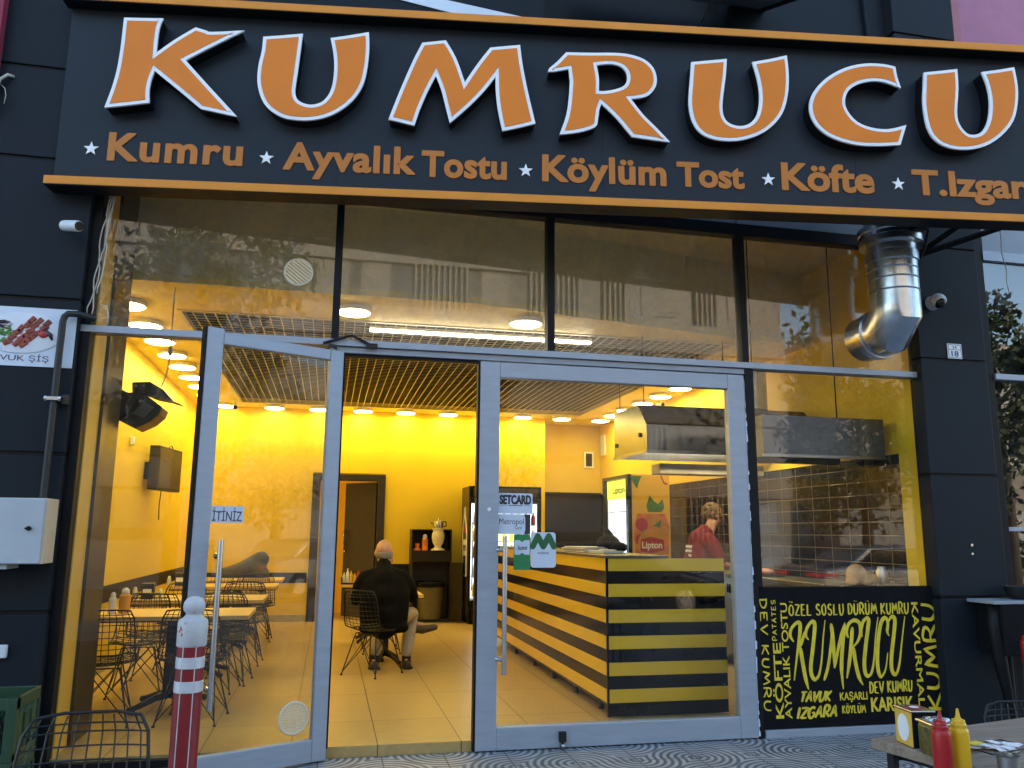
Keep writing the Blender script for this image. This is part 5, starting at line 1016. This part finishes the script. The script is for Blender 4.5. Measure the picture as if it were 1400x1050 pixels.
t = thing('kitchen_tray', 'steel tray of raw pink meat on the worktop', 'tray', (4.6,2.4,1.06)); ob('tray', MB().box(4.45,4.75,2.1,2.7,1.061,1.075), 'chrome', t); rn = random.Random(3)
blob('meat', cat(*[MB().ell((4.6+rn.uniform(-.1,.1),2.4+rn.uniform(-.22,.22),1.10), (.06,.08,.04)) for _ in range(9)]), 'pinkm', t, .014, 2)
t = thing('bread_loaf', 'golden loaf of bread behind the kitchen window', 'bread', (4.5,.40,1.1)); rn = random.Random(12)
ob('board', MB().box(4.25,4.92,.30,.62,1.061,1.085), 'cabin', t)
blob('loaf', MB().ell((4.44,.43,1.17), (.09,.08,.09)).ell((4.53,.44,1.13), (.11,.09,.065)).ell((4.40,.42,1.11), (.06,.07,.05)), 'bread', t, .012, 2)
t = thing('kitchen_jar', 'small steel jar beside the loaf behind the kitchen window', 'jar', (4.72,.45,1.086)); ob('jar', MB().lathe([(0,0),(.045,.0),(.05,.02),(.05,.11),(.035,.13),(.035,.15),(0,.152)], (4.72,.47,1.086), 20), 'steel', t, smooth='auto')
t = thing('kitchen_shelf', 'speckled stone shelf under the exhaust hood', 'shelf', (4.2,2.8,2.2)); ob('board', MB().box(3.63,4.93,2.75,3.0,2.17,2.29), 'plinth', t, bevel=.01)

# exhaust hood
hd = thing('exhaust_hood', 'long stainless exhaust hood hung over the kitchen side', 'exhaust hood', (4,2.1,2.3))
HP = [(1.63,2.30),(1.63,2.57),(1.86,2.80),(2.58,2.80),(2.58,2.30)]; HI = [(1.642,2.30),(1.642,2.565),(1.865,2.788),(2.568,2.788),(2.568,2.30)]
hs_ = MB().prism(HP, (3.035,0,0), Y, Z, 0, .012)
for k in range(4):
    q = [HP[k], HP[k+1], HI[k+1], HI[k]]; hs_.prism(q, (3.0471,0,0), Y, Z, 0, 1.883)
ob('shell', hs_, 'hood', hd); ob('lower_rim', MB().box(3.02,4.93,1.615,1.6285,2.285,2.315).box(3.02,3.0335,1.6285,2.595,2.285,2.315), 'steel', hd)
ob('rivet_latch', MB().box(3.02,3.0345,1.78,1.82,2.46,2.5).box(3.02,3.0345,2.48,2.52,2.42,2.46), 'black', hd)
hl = ob('hood_lamp', MB().box(3.35,4.75,2.15,2.25,2.482,2.51), 'lampb', hd); ob('diffuser', MB().box(3.36,4.74,2.155,2.245,2.470,2.4815), 'hoodl', hl)
for x, y in ((3.06,2.45),(3.06,1.75),(3.95,1.75)): ob('hanger_rod', MB().cyl((x,y,2.70),(x,y,4.3 if y < 1.9 else 4.2),.005,n=6), 'black', hd)
ob('hood_duct', MB().lathe([(.17,0),(.17,.5)], (dx,1.95,2.80), 24), 'galv', hd, smooth='auto')

wh = thing('window_hood', 'grey steel hood box hanging just behind the kitchen window', 'exhaust hood', (4.1,.8,2.16))
ob('shell', MB().box(3.64,4.84,.47,.482,2.17,2.53).box(3.64,3.652,.483,1.15,2.17,2.53).box(3.653,4.84,1.138,1.15,2.17,2.53).box(3.653,4.84,.483,1.137,2.518,2.53), 'hoodg', wh)
ob('rim', MB().box(3.63,4.84,.458,.4695,2.165,2.19), 'steel', wh); ob('hanger_rod', MB().cyl((3.75,.8,2.53),(3.75,.8,4.3),.006,n=6).cyl((4.6,.8,2.53),(4.6,.8,4.3),.006,n=6), 'black', wh)
# coolers
fc = thing('drinks_cooler', 'tall black drinks cooler with a lit glass door by the back wall', 'cooler', (2.85,7.5,FZ))
fx0, fx1, fy0, fy1, fzt = 2.20, 3.40, 7.2, 7.95, 2.24
ob('cabinet', MB().box(fx0,fx0+.03,fy0,fy1,.12,fzt).box(fx1-.05,fx1,fy0,fy1,.12,fzt).box(fx0+.0301,fx1-.05,fy1-.06,fy1,.12,fzt).box(fx0+.05,fx1-.05,fy0,fy1-.06,.12,.42).box(fx0+.05,fx1-.05,fy0,fy1-.06,1.98,fzt), 'fridge', fc, bevel=.006)
ob('side_print', MB().box(fx0-.003,fx0-.0005,fy0+.02,fy1-.02,.2,fzt-.02), 'fbrn', fc)
ob('plinth', MB().box(fx0+.03,fx1-.03,fy0+.05,fy1,.071,.1195), 'blackm', fc)
dr = ob('door', MB().box(fx0+.003,fx0+.03,fy0-.04,fy0-.003,.30,2.06).box(fx1-.08,fx1-.01,fy0-.04,fy0-.003,.30,2.06).box(fx0+.0305,fx1-.0805,fy0-.04,fy0-.003,.30,.44).box(fx0+.0305,fx1-.0805,fy0-.04,fy0-.003,1.96,2.06), 'gloss', fc, bevel=.004)
ob('door_pane', MB().box(fx0+.0305,fx1-.0805,fy0-.025,fy0-.02,.44,1.96), G_lo, dr)
ob('door_handle', MB().tube([(fx0+.05,fy0-.045,.6),(fx0+.05,fy0-.07,.65),(fx0+.05,fy0-.07,1.6),(fx0+.05,fy0-.045,1.65)], .012, 8), 'chrome', dr, smooth=True)
ob('header', MB().box(fx0+.06,fx1-.06,fy0-.012,fy0-.003,2.08,2.21), 'bronze', fc)
ob('interior', MB().box(fx0+.051,fx1-.051,fy1-.075,fy1-.061,.42,1.98).box(fx0+.0305,fx0+.038,fy0+.03,fy1-.08,.43,1.97).box(fx1-.058,fx1-.0505,fy0+.03,fy1-.08,.43,1.97), 'fint', fc)
ob('light_strip', MB().box(fx1-.085,fx1-.06,fy0+.005,fy0+.03,.45,1.95), 'fint', fc)
SH_ = (.50,.80,1.10,1.36,1.62)
for z in SH_: ob('rack', MB().box(fx0+.06,fx1-.06,fy0+.04,fy1-.09,z-.012,z), 'wplastic', fc)
# marks on the cooler's left side: a white bottle outline and a red, white and blue ball
cs = fx0-.0031
def side(poly, m, d=.002, nm='emblem'): return ob(nm, MB().prism(poly, (cs,0,0), -Y, Z, 0, d), m, fc)
cyy = -7.56
disk = lambda r, a0, a1, z: [(cyy+r*math.cos(rad(a0+(a1-a0)*k/14)), z+r*math.sin(rad(a0+(a1-a0)*k/14))) for k in range(15)]
side([(cyy-.16,1.12),(cyy+.16,1.12),(cyy+.16,1.38),(cyy-.16,1.38)], 'white'); side(disk(.17,20,160,1.43), 'label', .0025); side(disk(.17,200,340,1.06), 'blue', .0025)
ob('bottle_outline', MB().tube([(cs-.002,-a,b) for a, b in [(cyy-.2,.8),(cyy-.2,1.5),(cyy-.06,1.75),(cyy-.06,1.9),(cyy+.06,1.9),(cyy+.06,1.75),(cyy+.2,1.5),(cyy+.2,.8)]], .012, 6, closed=True), 'white', fc)
txt('lettering', 'PEPSI', .26, .09, (cs-.0022,7.69,1.20), -Y, Z, 'ink', fc, ext=.002, off=.02)
cols = ['must','lime','wplastic','green','ketch','amber']
btl = {}
rn = random.Random(1)
for si, z in enumerate(SH_):
    for k in range(9):
        m_ = cols[(si*2+k//3) % 6]; x = fx0+.11+k*.122
        b_ = ob('bottle', MB().lathe([(0,.001),(.038,.001),(.04,.1),(.036,.13),(.014,.17),(.014,.2),(0,.201)], (0,0,0), 10), m_, None, smooth=True)
        b_.location = (x, fy0+.10, z); props(b_, 'drink bottle standing on a shelf inside the lit black cooler', 'bottle', 'bottles in the black cooler')
yc = thing('beverage_cooler', 'yellow wrapped Lipton drinks cooler with a lit door behind the counter', 'cooler', (4.3,5.2,FZ))
qx0, qx1, qy0, qy1, qt = 3.965, 4.575, 4.68, 5.75, 2.305
ob('cabinet', MB().box(qx0+.06,qx1,qy0,qy0+.05,.07,qt).box(qx0+.06,qx1,qy1-.05,qy1,.07,qt).box(qx1-.05,qx1,qy0+.05,qy1-.05,.07,qt).box(qx0+.06,qx1-.05,qy0+.05,qy1-.05,qt-.06,qt).box(qx0+.06,qx1-.05,qy0+.05,qy1-.05,.07,.4), 'fyel', yc, bevel=.004)
yd = ob('door', MB().box(qx0,qx0+.055,qy0,qy0+.09,.3,qt).box(qx0,qx0+.055,qy1-.06,qy1,.3,qt).box(qx0,qx0+.055,qy0+.0905,qy1-.0605,qt-.05,qt).box(qx0,qx0+.055,qy0+.0905,qy1-.0605,.3,.4), 'gloss', yc, bevel=.004)
ob('door_pane', MB().box(qx0+.025,qx0+.03,qy0+.0905,qy1-.0605,.4,qt-.05), G_lo, yd)
ob('header', MB().box(qx0+.056,qx0+.0595,qy0+.07,qy1-.06,1.98,qt-.06), 'lime', yc); txt('lettering', 'Lipton', .5, .13, (qx0+.0555,5.45,2.03), -Y, Z, 'ink', yc, ext=.002, off=.02)
ob('interior', MB().box(qx1-.07,qx1-.051,qy0+.051,qy1-.051,.4,qt-.07).box(qx0+.07,qx1-.075,qy1-.06,qy1-.0505,.4,qt-.07), 'fint', yc)
for z in (.8,1.15,1.5,1.8): ob('rack', MB().box(qx0+.08,qx1-.08,qy0+.06,qy1-.07,z,z+.012), 'wplastic', yc)
fy = qy0-.0005
def lp(poly, m, d, nm): return ob(nm, MB().prism(poly, (0,fy,0), X, Z, 0, d), m, yc)
gc = 4.30
jar = [(gc-.24,1.22),(gc-.26,1.60),(gc-.20,1.77),(gc+.20,1.77),(gc+.26,1.60),(gc+.24,1.22)]
lp(jar, 'fruit', .0012, 'jar_print'); 
for a, z, r_ in ((-.14,1.62,.09),(.05,1.66,.085),(.17,1.52,.08),(-.17,1.42,.07)): ob('fruit_print', MB().lathe([(0,0),(r_,0),(r_,.0012),(0,.0012)], (gc+a,fy-.0012-.0003*abs(a),z), 20, Matrix.Rotation(rad(90),4,'X')), 'tomato' if a < 0 else 'amber', yc)
lp([(gc-.19,1.45),(gc-.10,1.56),(gc+.0,1.50),(gc-.08,1.40)], 'leaf', .0035, 'leaf_print'); lp([(gc+.02,1.60),(gc+.15,1.70),(gc+.12,1.58)], 'leaf', .0035, 'leaf_print')
lp([(gc-.05,1.79),(gc-.07,1.88),(gc-.02,2.02),(gc+.04,1.94),(gc+.10,1.90),(gc+.17,1.97),(gc+.19,1.85),(gc+.15,1.79)], 'leaf', .002, 'leaf_print')
lp([(gc-.31,2.28),(gc-.20,2.10),(gc-.17,2.20),(gc-.13,2.28)], 'leaf', .002, 'leaf_print'); lp([(gc+.14,2.29),(gc+.19,2.18),(gc+.24,2.16),(gc+.25,2.18),(gc+.20,2.20),(gc+.16,2.29)], 'label', .002, 'peach_print')
cd = [(gc+.20*math.cos(rad(a)), 1.36+.20*math.sin(rad(a))) for a in range(0,360,12)]
lp(cd, 'amber', .0045, 'glass_print'); lp([(gc-.17,1.26),(gc-.16,1.42),(gc-.02,1.46),(gc+.17,1.42),(gc+.18,1.28),(gc,1.24)], 'label', .0055, 'red_label')
txt('lettering', 'Lipton', .29, .12, (gc-.145,fy-.0056,1.275), X, Z, 'white', yc, ext=.0012, off=.025)

# cabinet with tea urn and bin
cb = thing('side_cabinet', 'dark side cabinet with an open bin bay against the back wall', 'cabinet', (1.65,7.7,FZ))
ob('upper_box', MB().box(1.33,1.99,7.6,7.98,1.02,1.20).box(1.33,1.35,7.62,7.98,1.2,1.54).box(1.97,1.99,7.62,7.98,1.2,1.54).box(1.35,1.97,7.96,7.98,1.2,1.54).box(1.35,1.97,7.62,7.98,1.52,1.54), 'cabin', cb, bevel=.004)
ob('frame', MB().box(1.33,1.36,7.6,7.98,.07,1.019).box(1.96,1.99,7.6,7.98,.07,1.019).box(1.3605,1.9595,7.6,7.98,.07,.12).box(1.36,1.96,7.94,7.98,.12,1.019), 'brownd', cb)
ob('door', MB().obox((2.06,7.5,.55),(.09,-.10,0),(.01,.01,0),(0,0,.46)), 'cabin', cb, bevel=.003)
t = thing('waste_bin', 'olive waste bin lined with a bag inside the dark cabinet', 'bin', (1.66,7.72,.12)); ob('bin', MB().lathe([(0,.001),(.19,.001),(.235,.55),(.245,.56),(.225,.56),(.2,.05),(0,.04)], (1.66,7.72,.12), 24), 'bin', t, smooth='auto'); ob('liner', MB().lathe([(.247,.5),(.252,.565),(.23,.58),(.22,.5)], (1.66,7.72,.12), 20), 'blackm', t)
ur = thing('tea_urn', 'cream tea urn with a chrome teapot on the dark cabinet', 'tea urn', (1.75,7.7,1.2)); ux, uy = 1.76, 7.62
ob('body', MB().lathe([(0,.001),(.115,.001),(.115,.018),(.065,.04),(.055,.07),(.09,.13),(.105,.21),(.098,.27),(.08,.31),(.10,.345),(.10,.36),(0,.36)], (ux,uy,1.2), 28), 'ceram', ur, smooth='auto')
ob('teapot', MB().lathe([(0,.361),(.08,.361),(.088,.42),(.078,.47),(.045,.485),(.016,.49),(.014,.51),(0,.515)], (ux,uy,1.2), 24).tube([(ux-.075,uy,1.62),(ux-.115,uy,1.64),(ux-.135,uy,1.68)],[.018,.013,.008],8), 'chrome', ur, smooth='auto')
ob('pot_handle', MB().tube([(ux+.075,uy,1.665),(ux+.125,uy,1.66),(ux+.13,uy,1.60),(ux+.09,uy,1.58)], .011, 8), 'black', ur, smooth=True)
shaker(1.55, 7.65, 'fruit', 'tall printed can beside the tea urn', .26, .05, 1.2); 
t = thing('cup_stack', 'small orange cup and saucer on the dark cabinet', 'cup', (1.42,7.66,1.2)); ob('cup', MB().lathe([(0,.001),(.07,.001),(.07,.03),(.035,.032),(.045,.11),(.04,.11),(0,.04)], (1.43,7.68,1.2), 16), 'fruit', t, smooth='auto')

# ================================================================== across the street (seen in the glass)
ab = thing('apartment_building', 'pale opposite apartment block with dark window bands and grey fins, seen mirrored in the glass', 'building', (0,-26,0))
wb = MB(); dk = MB(); fn = MB(); pn = MB()
zs = 0; bx0, bx1 = -34, 18.2
wb.box(bx0,bx1,-30,-24.35,0,13.6)
for k in range(4):
    z = 1.2+k*2.88; wb.box(bx0,bx1,-24.349,-24,z+1.72,z+2.88)
    dk.box(bx0,bx1,-24.345,-24.25,z+.02,z+1.70)
    rn = random.Random(k+20); x = bx0+1
    while x < bx1-1:
        w_ = rn.choice((1.1,1.6,2.2))
        if rn.random() < .38:
            for q_ in range(int(w_/.22)): fn.box(x+q_*.22, x+q_*.22+.08, -24.24, -24.02, z, z+1.719)
        else: pn.box(x, x+w_, -24.245, -24.2, z+.35, z+1.70)
        x += w_+rn.uniform(.3,1.2)
for k in range(40): 
    x = bx0+k*1.35
    if x < bx1: dk.box(x, x+.02, -23.999, -23.99, 0, 0)
ob('wall', wb, 'bldw', ab); ob('window_band', dk, 'bldd', ab); ob('fins', fn, 'fin', ab); ob('shutters', pn, 'bldw', ab)
a2 = thing('apartment_building', 'second opposite building beyond the sky gap, seen mirrored in the glass', 'building', (30,-26,0))
ob('wall', MB().box(20.6,44,-31,-24.6,0,10.1), 'bldw', a2); ob('window_band', MB().box(20.6,44,-24.59,-24.5,6.2,7.8).box(20.6,44,-24.59,-24.5,2.6,4.6), 'bldd', a2)
for i, x in enumerate(range(22, 44, 3)): ob('shutter', MB().box(x,x+1.4,-24.49,-24.42,6.3,7.8), 'bldw', a2)
def crown_mesh(c, r, n, seed, leaf=.11):
    rn = random.Random(seed); mb = MB(); cl = [(Vector((rn.gauss(0,.42)*r[0], rn.gauss(0,.42)*r[1], rn.gauss(0,.42)*r[2])), rn.uniform(.18,.38)*min(r)) for _ in range(26)]
    for _ in range(n):
        q, k = rn.choice(cl); v = Vector((rn.gauss(0,1), rn.gauss(0,1), rn.gauss(0,1))).normalized()*k*rn.uniform(.5,1.25); p = Vector(c)+q+v
        a, b = Vector((rn.gauss(0,1), rn.gauss(0,1), rn.gauss(0,1))).normalized(), Vector((rn.gauss(0,1), rn.gauss(0,1), rn.gauss(0,1))).normalized(); b = (b-a*a.dot(b)).normalized(); s = leaf*rn.uniform(.6,1.3)
        mb.add([p-a*s, p+b*s*.55, p+a*s, p-b*s*.55], [(0,1,2,3)])
    return mb
def tree(label, x, y, h, r, seed, n=5200):
    t = thing('street_tree', label, 'tree', (x,y,0), 'street trees mirrored in the glass'); tk = MB().tube([(x,y,-.1),(x+.05,y,h*.3),(x-.05,y+.05,h*.55),(x,y,h*.85)], [.17,.13,.09,.03], 10); rn = random.Random(seed)
    for k in range(7):
        a = rn.uniform(0,6.28); z = h*rn.uniform(.38,.7); tk.tube([(x,y,z),(x+math.cos(a)*r*.4,y+math.sin(a)*r*.4,z+h*.12),(x+math.cos(a)*r*.8,y+math.sin(a)*r*.8,z+h*.2)], [.06,.04,.015], 6)
    ob('trunk', tk, 'bark', t, smooth=True); ob('crown', crown_mesh((x,y,h*.68), (r,r,h*.36), n, seed), 'foli', t)
tree('broad leafy street tree mirrored in the upper left pane', -3.4,-13.5,9.6,2.5,1,8000); tree('leafy street tree mirrored in the kitchen window', 13.2,-12.5,6.6,2.4,2)
tree('leafy street tree mirrored in the neighbouring shopfront', 17.2,-12.2,7.6,2.3,3); tree('thin street tree mirrored in the glass of the doors', 3.2,-13.2,5.6,1.7,4,3500)
def car(label, x, y, m):
    t = thing('parked_car', label, 'car', (x,y,-.13), 'parked cars mirrored in the glass'); z = -.13
    low = [(-2.25,.45),(-2.2,.28),(2.1,.25),(2.22,.5),(2.15,.72),(1.3,.92),(-1.6,1.0),(-2.2,.95),(-2.28,.75)]
    ob('body', MB().prism(low, (x,y+.88,z), X, Z, 0, 1.76), m, t, bevel=.12, seg=3); ob('roof', MB().prism([(-1.55,.98),(-1.0,1.40),(.2,1.44),(1.2,.92)], (x,y+.74,z), X, Z, 0, 1.48), m, t, bevel=.10, seg=3)
    ob('window_glass', MB().prism([(-1.35,1.0),(-.92,1.34),(.15,1.37),(.95,.98)], (x,y+.755,z), X, Z, 0, 1.51), 'cglass', t, bevel=.03)
    for wx in (-1.4,1.35):
        for sy in (-.82,.82):
            w_ = ob('wheel', MB().cyl((x+wx,y+sy-.1,z+.33),(x+wx,y+sy+.1,z+.33),.33,n=24), 'tyre', t, smooth='auto'); ob('rim', MB().cyl((x+wx,y+sy-.105,z+.33),(x+wx,y+sy+.105,z+.33),.21,n=20), 'chrome', w_, smooth='auto')
    for sy in (-.6,.6): ob('tail_lamp', MB().box(x-2.30,x-2.2,y+sy-.24,y+sy+.24,z+.78,z+.84), 'tail' if m == 'carp' else 'label', t, bevel=.02)
    for sy in (-1,1): ob('side_lamp', MB().box(x-2.22,x-1.85,y+sy*.86-.03,y+sy*.86+.03,z+.79,z+.84), 'tail' if m == 'carp' else 'label', t, bevel=.01)
    return t
car('grey saloon car with lit red tail lamps, mirrored in the kitchen window', 12.2,-10.4,'carp'); car('black car parked before the grey one, mirrored in the kitchen window', 5.6,-10.5,'carb')
